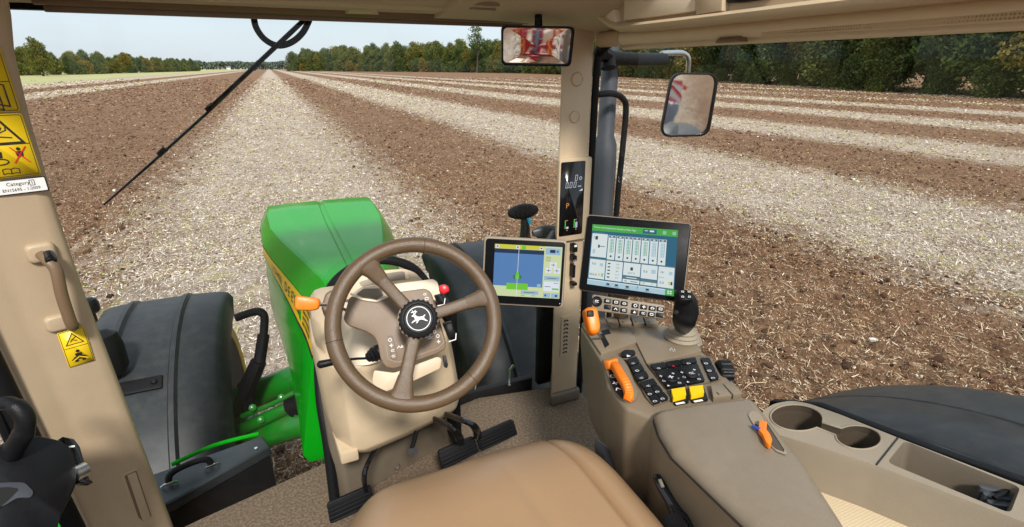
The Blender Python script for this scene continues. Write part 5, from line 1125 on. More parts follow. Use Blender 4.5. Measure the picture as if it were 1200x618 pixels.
mb = MB(); mb.tube([Vector((x, y, AZ+.001)) for x, y in ins(B2, -.001)], .0022, 6, closed=True); mb.build('lid_gap', 'ink', lid)
# side pocket in the lid's right edge, orange piece inside
mb = MB(); zt = AZ+.0268; pk = [(876, 486), (880, 482), (887, 482.5), (894, 490), (900, 497), (922, 531), (921, 534), (910, 530), (893, 513), (880, 494)]
P3 = [Q(u, v, z=zt) for u, v in round_poly(pk, 3)]; mb.add(P3, [tuple(range(len(P3)))]); mb.mi = 1
mb.loft([[p+Vector((0, 0, .0012)) for p in P3[i:]+P3[:i]] for i in (0,)]+[[p.lerp(sum(P3, Vector())/len(P3), .10)+Vector((0, 0, .0016)) for p in P3]], caps=False)
mb.mi = 1; pz(mb, [(877, 486.5), (880, 482.7), (887, 483.2), (894, 491), (897, 496), (890, 499), (883, 497)], zt+.0004, .0012, .003); mb.build('pocket', ['cup', 'console'], lid, merge=False)
og = thing('plastic_clip', 'small orange plastic clip tucked in the armrest pocket beside the cup holders', 'clip', Q(895, 510, z=AZ+.03))
mb = MB(); pz(mb, [(889, 498), (893, 496.5), (898, 500), (897, 508), (901, 513), (904, 520), (902, 527), (897, 524), (893, 514), (888, 508)], AZ+.029, .010, .004); mb.build('clip', 'orange', og, bevel=.002, seg=2)
mb = MB(); mb.tube([Q(882, 500, z=AZ+.031), Q(887, 502, z=AZ+.036), Q(891, 503, z=AZ+.038)], .0035, 8); mb.build('cord', 'blue_bit', og)
# black height lever on the console's left flank
LV = [Q(769, 557, d=1.06), Q(776, 571, d=1.04), Q(788, 590, d=1.02), Q(797, 606, d=1.0), Q(806, 630, d=.98)]
al = thing('adjusting_lever', 'glossy black lever on the flank of the armrest console beside the seat', 'lever', LV[2])
mb = MB(); mb.tube(smooth_path(LV, 4), [.007, .010, .011, .0115, .012, .012, .0125, .013, .014, .015, .017, .018, .02, .02, .02, .02, .02][:17], 12, flat=.7); h_ = mb.build('handle', 'black_gloss', al, ang=60)
mb = MB(); F = facing(774, 566, 1.035); mb.fprism(F, [F.hit(*p) for p in ((771, 562), (775, 561), (779, 571), (775, 572))], -.002, .004); mb.build('inlay', 'taupe_dark', h_, bevel=.001)
mb = MB(); rg = smooth_path([Q(795, 598, d=1.0), Q(806, 606, d=.99), Q(814, 622, d=.98)], 4)
for i, p in enumerate(rg): mb.tube([p+Vector((-.01, -.006, .006)), p+Vector((.014, .0, -.006))], .0035, 6)
mb.tube([Q(788, 610, d=.97), Q(792, 622, d=.95)], .02, 12); mb.build('serrated_base', 'rubber', al)
# ================================================================== storage console by the side window
SCZ = 2.30
SO = thing('storage_console', 'grey beige side console with two cup holders and an open tray under the window', 'storage console', (1.05, .45, 1.9))
out = [(892, 489), (895, 480), (908, 473), (927, 469.5), (948, 473), (985, 486), (1052, 513), (1200, 570), (1330, 618), (1310, 655), (1200, 612), (1026.5, 545.5), (960, 524), (902, 506.5), (894, 499)]
OP = [(p.x, p.y) for p in (Q(u, v, z=SCZ) for u, v in out)]; OP = round_poly(OP, .012, 3); OV = [Vector((x, y, SCZ)) for x, y in OP]
def ell(u, v, a, b, rot, n=28): return [Q(u+a*math.cos(t)*math.cos(rot)-b*math.sin(t)*math.sin(rot), v+a*math.cos(t)*math.sin(rot)+b*math.sin(t)*math.cos(rot), z=SCZ) for t in [2*math.pi*k/n for k in range(n)]]
h1 = ell(933.5, 490, 31, 15.5, .07); h2 = ell(1006, 513, 27, 14, .10)
ch = None
tray = [Vector((x, y, SCZ)) for x, y in round_poly([(p.x, p.y) for p in (Q(u, v, z=SCZ) for u, v in ((1039.5, 542), (1060, 516.5), (1196, 571), (1184, 602)))], .012, 3)]
def joined(e1, e2):
    """one outline round both cup holes and the channel between them"""
    c1 = sum(e1, Vector())/len(e1); c2 = sum(e2, Vector())/len(e2); d = (c2-c1).normalized(); nn = Vector((-d.y, d.x, 0)); L = (c2-c1).length
    def arc(e, c, sg):
        P = [p for p in e if not ((p-c).dot(d)*sg > 0 and abs((p-c).dot(nn)) < .011)]
        P.sort(key=lambda p: math.atan2((p-c).dot(nn), -(p-c).dot(d)*sg)); return P
    return arc(e1, c1, 1)+arc(e2, c2, -1)[::-1]
UN = joined(h1, h2)
mb = MB(); mb.plate([OV, UN, tray])
lowr = lambda p, z, k: Vector((p.x+(p.x-1.06)*k, p.y, z))
mb.loft([OV, [p+Vector((0, 0, -.012))+(Vector((p.x, p.y, 0))-Vector((1.06, .45, 0))).normalized()*.003 for p in OV], [Vector((p.x+.0, p.y, SCZ-.30)) for p in OV]], caps=False)
sb_ = mb.build('console_shell', 'console', SO, bevel=.0, ang=40)
mb = MB()
for h, dep in ((h1, .11), (h2, .11)):
    c = sum(h, Vector())/len(h); dz = Vector((0, 0, -.016)); mb.loft([[c+(p-c)*.985+dz for p in h], [c+(p-c)*.95+dz+Vector((0, 0, -.01)) for p in h], [c+(p-c)*.86+Vector((0, 0, -dep)) for p in h], [c+(p-c)*.80+Vector((0, 0, -dep-.004)) for p in h], [c+(p-c)*.01+Vector((0, 0, -dep-.004)) for p in h]], caps=False)
dz = Vector((0, 0, -.016)); mb.plate([[p+dz for p in UN]]+[[sum(h, Vector())/len(h)+(p-sum(h, Vector())/len(h))*.985+dz for p in h] for h in (h1, h2)]); mb.loft([UN, [p+dz for p in UN]], caps=False)
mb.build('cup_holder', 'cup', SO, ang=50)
mb = MB(); mb.tube([p+Vector((0, 0, .0003)) for p in UN], .0022, 8, closed=True); mb.build('cup_rim', 'console', SO, ang=60)
mb = MB(); c = sum(tray, Vector())/len(tray); mb.loft([tray, [c+(p-c)*.97+Vector((0, 0, -.008)) for p in tray], [c+(p-c)*.90+Vector((0, 0, -.07)) for p in tray]], caps=False); b_ = [c+(p-c)*.90+Vector((0, 0, -.07)) for p in tray]; mb.add(b_, [tuple(range(len(b_)))]); mb.build('tray', 'taupe_dark', SO, ang=50)
mb = MB(); mb.tube([Q(1052.5, 513, z=SCZ+.0005), Q(1027, 545, z=SCZ+.0005), Q(1027, 545, z=SCZ)+Vector((-.002, 0, -.02))], .0016, 6); mb.build('joint_line', 'ink', SO)
mb = MB(); P = [Q(u, v, z=2.198) for u, v in ((915, 537), (944, 550), (1085, 618), (1170, 660), (1040, 700), (930, 610))]; mb.prism(P, (0, 0, -.03)); mb.build('fabric_pad', 'mesh', SO, bevel=.006)
ck = thing('ribbed_clip', 'dark grey ribbed clip lying at the far end of the console tray', 'clip', Q(1173, 588, z=2.245))
mb = MB(); c = Q(1172, 586, z=2.27); F = Frame(c, (Q(1186, 588, z=2.27)-c), (0, 0, 1)); F = Frame(c, F.x, Vector((0, 0, 1)).cross(F.x))
for k in range(3):
    y = -.016+.014*k; mb.fprism(F, round_poly([(-.028, y), (-.02, y-.004), (.02, y-.003), (.03, y+.003), (.026, y+.009), (-.026, y+.009)], .003), -.028+.002*k, .004+.004*k)
mb.build('body', 'exhaust', ck, bevel=.002); mb = MB(); mb.tube([F.p(-.02, -.012, .012), F.p(.0, .0, .016), F.p(.02, .016, .012)], .004, 8); mb.build('spring', 'rubber', ck)
# ================================================================== displays
def display(name, label, quad, d, tilt, bez, matb):
    F = facing(sum(p[0] for p in quad)/4, sum(p[1] for p in quad)/4, d, tilt); P = [Vector(F.hit(*p)) for p in quad]
    ux = (P[1]-P[0]+P[2]-P[3]).normalized(); a = math.atan2(ux.y, ux.x); F = Frame(F.o, F.x*ux.x+F.y*ux.y, F.y*ux.x-F.x*ux.y); P = [Vector(F.hit(*p)) for p in quad]
    x0 = (P[0].x+P[3].x)/2; x1 = (P[1].x+P[2].x)/2; y1 = (P[0].y+P[1].y)/2; y0 = (P[2].y+P[3].y)/2; t = thing(name, label, 'display screen', F.o)
    mb = MB(); mb.fprism(F, rr(x0, y0, x1, y1, .010), -.032, -.003); mb.build('casing', matb, t, bevel=.004)
    mb = MB(); mb.fprism(F, rr(x0+bez, y0+bez, x1-bez, y1-bez, .008), -.01, .0012); bz = mb.build('bezel', 'bezel', t, bevel=.0012); return F, t, x0, x1, y0, y1, bz
F1, D1, x0, x1, y0, y1, bz = display('guidance_display', 'beige framed guidance screen with blue field map and green tractor icon', [(564, 277), (663.5, 282), (661.5, 362), (567, 356.5)], 1.42, (-.02, -.05, -.12), .0055, 'console')
def scr1():
    mb = MB(); a = F1.hit(579, 287); b = F1.hit(657.5, 288.5); c = F1.hit(657, 351.5); d = F1.hit(580, 345)
    X0 = (a[0]+d[0])/2-.002; X1 = (b[0]+c[0])/2; Y1 = (a[1]+b[1])/2; Y0 = (c[1]+d[1])/2; W, H = X1-X0, Y1-Y0
    names = ['cream', 'map_blue', 'lime', 'screen_yellow', 'navy', 'pale_blue', 'white', 'screen_ink', 'map_green']; cols = [(.66,.75,.42), (.095,.23,.50), (.17,.62,.03), (.68,.64,.06), (.012,.03,.09), (.33,.52,.72), (.8,.85,.8), (.03,.06,.05), (.03,.22,.06)]
    ms = [scr(n_, c_) for n_, c_ in zip(names, cols)]; x = lambda t: X0+W*t; y = lambda t: Y1-H*t
    def r(i, u0, v0, u1, v1, l=0): mb.mi = i; mb.rect(F1, x(u0), y(v1), x(u1), y(v0), .0016+.0003*l)
    r(0, 0, 0, 1, 1); r(1, 0, .16, .735, .80, 1); r(3, 0, .0, .735, .08, 1); r(4, 0, .085, .735, .165, 2); mb.mi = 7
    for u in (.04, .34, .69): r(6, u-.025, .015, u+.025, .07, 2); r(7, u-.012, .03, u+.012, .055, 3)
    r(2, .40, .01, .46, .08, 3); r(2, .20, .74, .52, .865, 3)
    mb.mi = 6; mb.line(F1, [(x(.36), y(.08)), (x(.352), y(1))], .0012, .0030); mb.mi = 2; cx = x(.355); cy = y(.60); mb.sheet(F1, [(cx-.006, cy-.007), (cx+.006, cy-.007), (cx+.004, cy+.004), (cx+.0025, cy+.013), (cx-.0025, cy+.013), (cx-.004, cy+.004)], .0034)
    mb.mi = 8
    for sx in (-1, 1): mb.rect(F1, cx+sx*.0085-.003, cy-.008, cx+sx*.0085+.003, cy+.003, .0037); mb.rect(F1, cx+sx*.0045-.0012, cy+.006, cx+sx*.0045+.0012, cy+.011, .0037)
    r(5, .755, .03, .975, .155, 2); r(4, .82, .06, .90, .12, 3); r(4, .92, .075, .945, .105, 3)
    r(6, .83, .30, .93, .40, 2); r(6, .77, .41, .86, .51, 2); r(6, .89, .41, .985, .51, 2)
    for u, v in ((.88, .35), (.815, .46), (.937, .46)): mb.mi = 7; mb.line(F1, [(x(u-.03), y(v)), (x(u+.03), y(v))], .0014, .0026); mb.line(F1, [(x(u), y(v-.03)), (x(u), y(v+.03))], .0014, .0029)
    for v in (.20, .235, .27): r(7, .765, v, .84, v+.008, 2)
    r(5, .755, .57, .985, .65, 2); r(7, .80, .605, .94, .615, 3); r(6, .755, .68, .985, .86, 1); r(7, .77, .77, .86, .78, 2); r(7, .9, .70, .97, .708, 2); r(2, .88, .80, .98, .835, 2); r(5, .755, .9, .86, .99, 2); r(5, .875, .9, .985, .99, 2); r(7, .775, .93, .80, .965, 3); r(7, .93, .93, .965, .965, 3)
    r(5, .42, .875, .68, .945, 2); r(7, .47, .905, .63, .915, 3); r(7, .42, .965, .48, .972, 2); r(7, .58, .965, .64, .972, 2); r(5, .655, .735, .71, .79, 2)
    s = mb.build('screen', ms, D1, merge=False, flip=False); mb2 = MB(); cx = (x0+x1)/2; mb2.text(F1, 'JOHN DEERE', cx+.002, y1-.013, .0085, .0016); mb2.build('lettering', 'rubber', bz, flip=False); mb2 = MB(); xx, yy = F1.hit(656, 356, .001); mb2.lathe(F1.shift(xx, yy, .001), [(.0015, 0), (.0015, .0012), (0, .0012)], 10); mb2.build('indicator_light', scr('white', (.8,.85,.95)), bz)
scr1()
mb = MB(); mb.tube([F1.p(.02, -.02, -.03), Vector((.80, 1.50, 2.42)), Vector((.88, 1.60, 2.42))], .018, 10); mb.build('bracket', 'black', D1)
F2, D2, x0, x1, y0, y1, bz = display('touchscreen', 'large dark framed touchscreen with green title bar on the armrest', [(686, 251.5), (809.5, 260.8), (803.5, 356.5), (679, 340)], 1.34, (.0, 0, .06), .003, 'taupe')
def scr2():
    mb = MB(); a = F2.hit(694.5, 263); b = F2.hit(794.5, 270); c = F2.hit(789.5, 347.5); d = F2.hit(688, 333)
    ms_names = [('teal_dark', (.02,.13,.22)), ('leaf_green', (.07,.42,.06)), ('white', (.8,.85,.95)), ('screen_ink', (.03,.06,.05)), ('sage', (.30,.58,.42)), ('ice', (.42,.62,.72)), ('panel', (.74,.82,.82)), ('slate', (.10,.20,.24)), ('screen_yellow', (.68,.64,.06))]
    ms = [scr(*m_) for m_ in ms_names]
    def I(u, v):
        t = (a[0]+(b[0]-a[0])*u, a[1]+(b[1]-a[1])*u); w = (d[0]+(c[0]-d[0])*u, d[1]+(c[1]-d[1])*u); return (t[0]+(w[0]-t[0])*v, t[1]+(w[1]-t[1])*v)
    def r(i, u0, v0, u1, v1, l=0): mb.mi = i; mb.sheet(F2, [I(u0, v1), I(u1, v1), I(u1, v0), I(u0, v0)], .0016+.0003*l)
    def tx(i, s, u, v, size, l=4): mb.mi = i; p = I(u, v); mb.text(F2, s, p[0], p[1], size, .0016+.0003*l)
    r(0, 0, 0, 1, 1); r(1, 0, 0, 1, .105, 1); tx(2, 'Tractor and Implement Guidance Main Page', .27, .05, .0062); r(0, .60, .02, .76, .09, 2); r(2, .62, .04, .66, .05, 3); r(2, .68, .035, .73, .06, 3); r(4, .83, .03, .87, .08, 2); r(4, .94, .03, .98, .08, 2)
    r(6, .01, .15, .195, .535, 2); r(7, .02, .13, .15, .145, 2); tx(3, '0.0', .05, .22, .008); r(3, .10, .35, .17, .36, 3); r(3, .09, .33, .11, .38, 3); r(5, .03, .41, .06, .48, 3); r(3, .05, .19, .08, .25, 3)
    for k in range(7):
        u0 = .205+k*.098; r(6, u0, .16, u0+.088, .555, 2); r(7, u0+.006, .165, u0+.082, .20, 3); r(4 if k < 5 else 5, u0+.030, .22, u0+.056, .44, 3); r(3, u0+.064, .22, u0+.068, .44, 3); r(5, u0+.022, .22, u0+.027, .44, 3); mb.mi = 3; p = I(u0+.044, .50); mb.sheet(F2, circ(p[0], p[1], .0028, n=8), .0026)
        for q in range(4): r(2, u0+.030, .26+q*.05, u0+.056, .265+q*.05, 4)
        r(2, u0+.03, .175, u0+.055, .19, 4)
    r(6, .01, .575, .195, .89, 2); r(7, .01, .56, .195, .575, 3); tx(3, '9.6', .06, .65, .009); r(5, .13, .63, .17, .68, 3); tx(3, '950.0', .06, .83, .009); r(8, .12, .80, .14, .84, 3); r(4, .155, .79, .18, .85, 3)
    r(6, .205, .575, .40, .89, 2); r(7, .205, .56, .40, .575, 3)
    for q in range(5): r(3, .225, .61+q*.055, .255, .63+q*.055, 3); tx(3, ('5.0', '12.0', '8.4', '11.2', '9.7')[q], .34, .622+q*.055, .0058)
    r(6, .41, .575, .605, .775, 2); r(7, .41, .56, .605, .575, 3); r(7, .41, .785, .605, .83, 3); r(6, .41, .835, .605, .89, 2); r(3, .49, .64, .52, .69, 3); tx(3, '44.7 %', .505, .735, .0068); r(3, .43, .86, .46, .87, 3); r(3, .50, .86, .58, .87, 3); r(2, .45, .80, .57, .812, 4)
    r(6, .615, .575, .80, .79, 2); r(7, .615, .56, .80, .575, 3); tx(3, '0.6', .665, .68, .009); r(5, .73, .64, .78, .70, 3); r(7, .615, .80, .80, .835, 3); r(6, .615, .84, .80, .89, 2); tx(3, '137', .65, .865, .006); tx(3, '0', .75, .865, .006)
    r(6, .81, .575, .99, .89, 2); r(7, .81, .56, .99, .575, 3); tx(3, '16', .85, .66, .009); tx(3, '0.0', .855, .82, .009); r(5, .93, .64, .97, .69, 3); r(8, .93, .79, .95, .84, 3); r(3, .955, .79, .975, .84, 3); r(4, .81, .735, .88, .745, 3)
    r(5, 0, .91, 1, 1, 1); r(6, 0, .91, .90, .925, 2)
    for u in (.245, .345, .47, .70): r(3, u-.018, .94, u+.018, .97, 3); r(7, u-.03, .98, u+.03, .987, 3)
    tx(3, '?', .585, .955, .014); r(1, .90, .90, 1, 1, 3)
    for i in range(2):
        for j in range(2): r(2, .925+i*.028, .925+j*.03, .945+i*.028, .945+j*.03, 4)
    mb.build('screen', ms, D2, merge=False, flip=False); mb2 = MB(); mb2.text(F2, 'JOHN DEERE', (x0+x1)/2+.01, y1-.013, .0085, .0016); mb2.build('lettering', 'rubber', bz, flip=False)
scr2()
mb = MB(); mb.tube([F2.p(-.02, -.06, -.035), F2.p(-.03, -.11, -.05), Q(735, 378, z=2.29)+Vector((0, .03, 0))], .022, 10); mb.build('bracket', 'taupe_dark', D2)
# keypad bar under the touchscreen
KF = facing(736, 359, 1.31, (0, 0, .12)); q4 = [(694, 345), (779.5, 358), (776.5, 374), (693.5, 363.5)]; P = [Vector(KF.hit(*p)) for p in q4]; ux = (P[1]-P[0]+P[2]-P[3]).normalized(); KF = Frame(KF.o, KF.x*ux.x+KF.y*ux.y, KF.y*ux.x-KF.x*ux.y)
KB = thing('keypad_bar', 'taupe bar of black shortcut keys just below the large touchscreen', 'keypad', KF.o)
mb = MB(); mb.fprism(KF, round_poly([KF.hit(*p) for p in q4], .006), -.02, 0); mb.build('bar', 'taupe', KB, bevel=.004)
mb = MB(); x, y = KF.hit(699.5, 353.5); mb.lathe(KF.shift(x, y, 0), [(.0135, -.002), (.0135, .004), (.011, .007), (.009, .006), (0, .006)], 24); mb.mi = 1; glyph(KF.shift(x, y, .0066), 0, 0, .008, 5, 0); mb.build('dial', ['black', 'white'], KB, merge=False, ang=50)
for (u, v), g in zip(((712, 353), (722, 354.5), (731.5, 356), (712, 360), (721.5, 362.5), (731, 364), (744.5, 358.5), (754.5, 360), (764.5, 361.5), (774, 362.5), (743.5, 366), (753.5, 367.5), (763.5, 368.8), (773, 369.5)), (5, 2, 6, 9, 4, 5, 0, 1, 6, 2, 3, 5, 2, 9)):
    mb = MB(); x, y = KF.hit(u, v); mb.dome(KF.shift(x, y, 0), rr(-.0088, -.0058, .0088, .0058, .002), -.001, .0035, .1); mb.mi = 1; glyph(KF.shift(x, y, .0039), 0, 0, .007, g, 0); mb.build('button', ['black', 'white'], KB, merge=False)
# ================================================================== toolbox, mirrors, wiper, door
TB = thing('toolbox', 'black lidded toolbox with a carrying handle outside the left footwell', 'toolbox', (-.4, 1.8, 1.2))
tq = [Q(u, v, z=1.65) for u, v in ((178, 556), (306, 511), (315, 523), (193, 591))]
mb = MB(); mb.loft([[p+Vector((0, 0, -.42)) for p in tq], [p+Vector((0, 0, -.05)) for p in tq]]); mb.build('body', 'black', TB, bevel=.008)
c = sum(tq, Vector())/4; mb = MB(); mb.prism([c+(p-c)*1.03+Vector((0, 0, -.048)) for p in tq], (0, 0, .048)); mb.build('lid', 'box', TB, bevel=.010, seg=3)
mb = MB(); a = Q(198, 566, z=1.66); b = Q(248, 545, z=1.66); mb.tube(smooth_path([a, a.lerp(b, .06)+Vector((0, 0, .028)), a.lerp(b, .3)+Vector((0, 0, .04)), a.lerp(b, .7)+Vector((0, 0, .04)), a.lerp(b, .94)+Vector((0, 0, .028)), b], 5), .011, 10); hd = mb.build('handle', 'rubber', TB)
for p in (a, b):
    mb = MB(); mb.tube([p+Vector((-.022, -.006, -.004)), p+Vector((-.012, -.02, .010)), p+Vector((.014, -.014, .010)), p+Vector((.024, .0, -.004))], .0045, 8); mb.build('clasp', 'chrome', hd)
mb = MB(); F = Frame(Q(300, 526, z=1.653), (1, 0, 0), (0, 1, 0)); mb.lathe(F, [(.006, 0), (.006, .004), (0, .005)], 10); mb.build('rivet', 'chrome', TB)
mb = MB(); lip = [Q(u, v, z=1.62) for u, v in ((200, 549), (250, 526), (303, 512))]; mb.tube(smooth_path([p+Vector((0, .02, 0)) for p in lip], 4), .008, 8); mb.build('step_edge', 'green', T)
# interior mirror
IM = thing('interior_mirror', 'black framed rectangular rear view mirror hanging below the roof edge', 'mirror', Q(632, 30, d=1.46))
def mirror_frame(u, v, d, target):
    o = Q(u, v, d=d); n = ((EYE-o).normalized()+(Vector(target)-o).normalized()).normalized(); ux = Vector((0, 0, 1)).cross(n); return Frame(o, ux, n.cross(ux))
MF = mirror_frame(630, 54, 1.44, (.30, -4.0, 1.45)); P = [MF.hit(*p) for p in ((587.5, 30), (673.5, 31.5), (668.5, 78), (587.5, 76.5))]
mb = MB(); RP = round_poly(P, .014, 4); mb.loft([[MF.p(x, y, -.022) for x, y in round_poly([(a*.9, b*.85) for a, b in P], .02, 4)], [MF.p(x, y, -.008) for x, y in RP], [MF.p(x, y, .005) for x, y in RP], [MF.p(x*.97, y*.95, .006) for x, y in RP], [MF.p(x*.945, y*.89, .001) for x, y in RP], [MF.p(x*.945, y*.89, -.012) for x, y in RP]]); mb.build('frame', 'rubber', IM, ang=40)
def convex(F, P, rad, edge):
    mb = MB(); r2 = max(x*x+y*y for x, y in P); mb.loft([[F.p(x*k, y*k, edge+(r2-(x*x+y*y)*k*k)/(2*rad)) for x, y in P] for k in (1, .9, .8, .7, .6, .5, .4, .3, .2, .1, .001)], caps=False); return mb
convex(MF, [(x*.945, y*.89) for x, y in RP], 1.0, -.004).build('mirror_glass', 'mirror', IM, ang=80)
mb = MB(); mb.tube([MF.p(*MF.hit(631, 34, -.015), -.015), MF.p(*MF.hit(631, 26, -.015), -.015), Q(631, 14, d=1.46)], .011, 10); mb.build('stem', 'rubber', IM)
# outside mirror
EM = thing('exterior_mirror', 'dark framed outside mirror on a bent arm right of the pillar', 'mirror', Q(808, 120, d=2.3))
XF = mirror_frame(807, 122, 2.3, (2.28, -5.0, 1.15)); P = [XF.hit(*p) for p in ((787, 85), (842.5, 86), (830, 159.5), (772.5, 160.5))]; RP = round_poly(P, .05, 6)
mb = MB(); mb.loft([[XF.p(x*.8, y*.85, -.05) for x, y in RP], [XF.p(x*.97, y*.98, -.02) for x, y in RP], [XF.p(x, y, .0) for x, y in RP], [XF.p(x, y, .008) for x, y in RP], [XF.p(x*.93, y*.95, .009) for x, y in RP], [XF.p(x*.915, y*.94, .004) for x, y in RP], [XF.p(x*.915, y*.94, -.012) for x, y in RP]]); mb.build('housing', 'rubber', EM, ang=40)
convex(XF, [(x*.915, y*.94) for x, y in RP], 3.2, -.002).build('mirror_glass', 'mirror', EM, ang=80)
mb = MB(); mb.tube(smooth_path([Q(712, 68, d=2.0), Q(745, 70, d=2.08), Q(778, 70, d=2.18)], 3), .026, 12); mb.tube([Q(704, 62, d=1.9), Q(712, 66, d=1.95), Q(713, 80, d=1.95)], .03, 8); mb.build('arm_sleeve', 'rubber', EM)
mb = MB(); mb.tube(smooth_path([Q(775, 63, d=2.17), Q(795, 62, d=2.24), Q(803, 64, d=2.27), Q(807, 71, d=2.29), Q(806, 86, d=2.32), Q(806, 110, d=2.36)], 5), .0115, 10); mb.build('arm', 'metal', EM)
# wiper
WP = thing('windscreen_wiper', 'long black wiper lying slantwise across the windscreen', 'wiper', Q(352, 25, y=1.70))
wy = 1.70; A_ = [Q(u, v, y=wy+.012) for u, v in ((358, 22), (335, 47), (300, 82), (255, 126), (200, 178))]
mb = MB(); mb.tube([Q(360, 20, y=wy-.006), Q(340, 39, y=wy-.006), Q(292, 84, y=wy-.006), Q(246, 126, y=wy-.006)], [.008, .0085, .0075, .006], 8, flat=.8); mb.build('arm', 'rubber', WP)
mb = MB(); mb.tube([Q(336, 41, y=wy+.01), Q(300, 78, y=wy+.008), Q(240, 135, y=wy+.006), Q(180, 189, y=wy+.006), Q(122, 240, y=wy+.006)], [.005, .0065, .007, .0065, .005], 8, flat=.6); mb.build('blade', 'black', WP)
mb = MB()
for (u, v) in ((300, 77), (246, 126), (190, 178)): mb.tube([Q(u+4, v-4, y=wy+.004), Q(u-4, v+4, y=wy+.004)], .0075, 8)
mb.build('blade_clip', 'rubber', WP)
mb = MB(); mb.tube(smooth_path([Q(297, 17, y=1.71), Q(300, 32, y=1.71), Q(310, 46, y=1.71), Q(325, 53.5, y=1.71), Q(341, 50, y=1.71), Q(355, 38, y=1.71), Q(364, 20, y=1.71)], 6), .0085, 10); mb.build('washer_hose', 'rubber', WP)
# inside handle of the left door
DR = thing('door_latch', 'black door latch and pull handle at the left edge', 'door handle', Q(40, 560, d=1.05))
DFr = facing(45, 560, 1.04, (.5, .1, .3)); ph = lambda P, z=0.: [DFr.hit(u, v, z) for u, v in P]
mb = MB(); mb.dome(DFr, round_poly(ph([(-40, 540), (-8, 525), (14, 513), (38, 512), (70, 519), (84, 532), (89, 570), (66, 614), (58, 660), (-40, 660)]), .02), -.10, .03, .12); bd = mb.build('housing', 'black', DR, ang=55)
mb = MB(); mb.fprism(DFr, round_poly(ph([(-30, 569), (8, 566), (28, 566), (34, 572), (39, 577), (36, 584), (20, 584), (4, 594), (-30, 600)], .03), .006), .02, .034); mb.build('recess_rim', 'exhaust', bd, bevel=.003)
mb = MB(); mb.fprism(DFr, round_poly(ph([(-30, 573), (10, 571), (22, 573), (14, 582), (-2, 596), (-30, 600)], .035), .004), .03, .0355); mb.build('recess', 'ink', bd)
mb = MB(); mb.tube(smooth_path([Q(-14, 478, d=.98), Q(4, 472.5, d=.98), Q(18, 476, d=.98), Q(29, 490, d=.985), Q(28, 506, d=.99), Q(18, 524, d=1.0), Q(12, 536, d=1.01)], 6), [.013]*12+[.016]*12+[.018]*13, 14); mb.build('pull_handle', 'black', bd, ang=60)
mb = MB(); LFm = facing(95, 540, 1.10, (.6, .2, .2)); mb.fprism(LFm, [LFm.hit(*p) for p in ((72, 512), (86, 515), (93, 524), (104, 562), (110, 566), (92, 566), (84, 540))], -.02, .004); br = mb.build('latch_bracket', 'black_gloss', DR, bevel=.003)
mb = MB(); mb.tube([Q(87, 556, d=1.07), Q(100, 550, d=1.09)], .016, 16); mb.build('striker_roller', 'metal', br, ang=50)
mb = MB(); mb.line(LFm, [LFm.hit(81, 524, .006), LFm.hit(87, 523, .006)], .004, .006); mb.build('mark', 'white', br, flip=False)
# ================================================================== folded red implement behind, seen in the mirrors
IP = thing('cultivator', 'folded red and orange cultivator behind the tractor, reflected in both mirrors', 'cultivator', (.3, -6, 0))
mb = MB(); mb.box(.16, .44, -6.4, -2.9, .55, .75); mb.box(-.7, 1.3, -3.5, -3.36, .8, .98); mb.box(-.7, 1.3, -6.0, -5.86, .8, .98); mb.box(.16, .26, -3.5, -3.4, .8, 2.9); mb.box(.34, .44, -3.5, -3.4, .8, 2.9)
for k in range(6): mb.box(.16, .44, -3.49, -3.42, 1.1+.32*k, 1.2+.32*k)
mb.build('frame', 'imp_red', IP, bevel=.008)
for s in (-1, 1):
    xw = .3+s*.62; mb = MB()
    for k in range(6): z = .95+.42*k; mb.box(xw-.03, xw+.03, -6.0, -3.3, z, z+.07)
    for k in range(8): y = -5.95+.37*k; mb.box(xw-.035, xw+.035, y, y+.06, .9, 3.1)
    mb.box(xw-s*.2-.03, xw-s*.2+.03, -3.45, -3.38, .9, 3.1); wg = mb.build('wing', 'imp_red', IP, bevel=.006)
    for k in range(9):
        mb = MB(); z = 1.0+.25*k
        mb.tube([(xw-s*.03, -3.36, z+.16), (xw-s*.10, -3.28, z+.12), (xw-s*.13, -3.22, z), (xw-s*.06, -3.2, z-.1), (xw+s*.08, -3.22, z-.14)], .03, 6); mb.build('tine', 'orange', wg)
    for k in range(10):
        mb = MB(); z = 1.0+.22*k
        mb.tube([(xw+s*.05, -3.35, z), (xw+s*.24, -3.3, z-.03), (xw+s*.3, -3.28, z-.16)], .016, 5); mb.build('harrow_tine', 'rubber', wg)
mb = MB(); mb.tube([(.3, -3.5, .9), (.3, -3.36, 1.9), (.3, -3.4, 2.9)], .05, 8)
for k in range(6): mb.lathe(Frame((.3+.09*(-1)**k, -3.33, 1.05+.3*k), (1, 0, 0), (0, 0, 1)), [(.06, -.04), (.06, .04), (0, .05)], 8)
mb.build('distributor', 'imp_grey', IP)
c = Vector((1.62, -4.0, 1.75)); F = Frame(c+Vector((0, .02, 0)), (-1, 0, 0), (0, 0, 1)); mb = MB(); mb.fprism(F, rr(-.26, -.34, .26, .34, .02), -.02, 0); mb.mi = 1
for o in (-.46, -.02, .42):
    P = [(-.26, -.26+o), (-.26, -.04+o), (.26, .26+o), (.26, .04+o)]; P = [(x, max(-.34, min(.34, y))) for x, y in P]
    mb.sheet(F, P, .002)
mb.build('warning_board', ['white', 'red'], IP, merge=False)
mb = MB(); mb.lathe(Frame(c+Vector((.36, .02, .14)), (-1, 0, 0), (0, 0, 1)), [(.09, -.04), (.09, .01), (.05, .03), (0, .03)], 16); mb.build('marker_lamp', 'red', IP)
mb = MB(); mb.tube([c+Vector((0, -.04, .2)), c+Vector((0, -.1, -1.0)), Vector((1.2, -3.5, .9))], .03, 8); mb.build('board_arm', 'imp_red', IP)
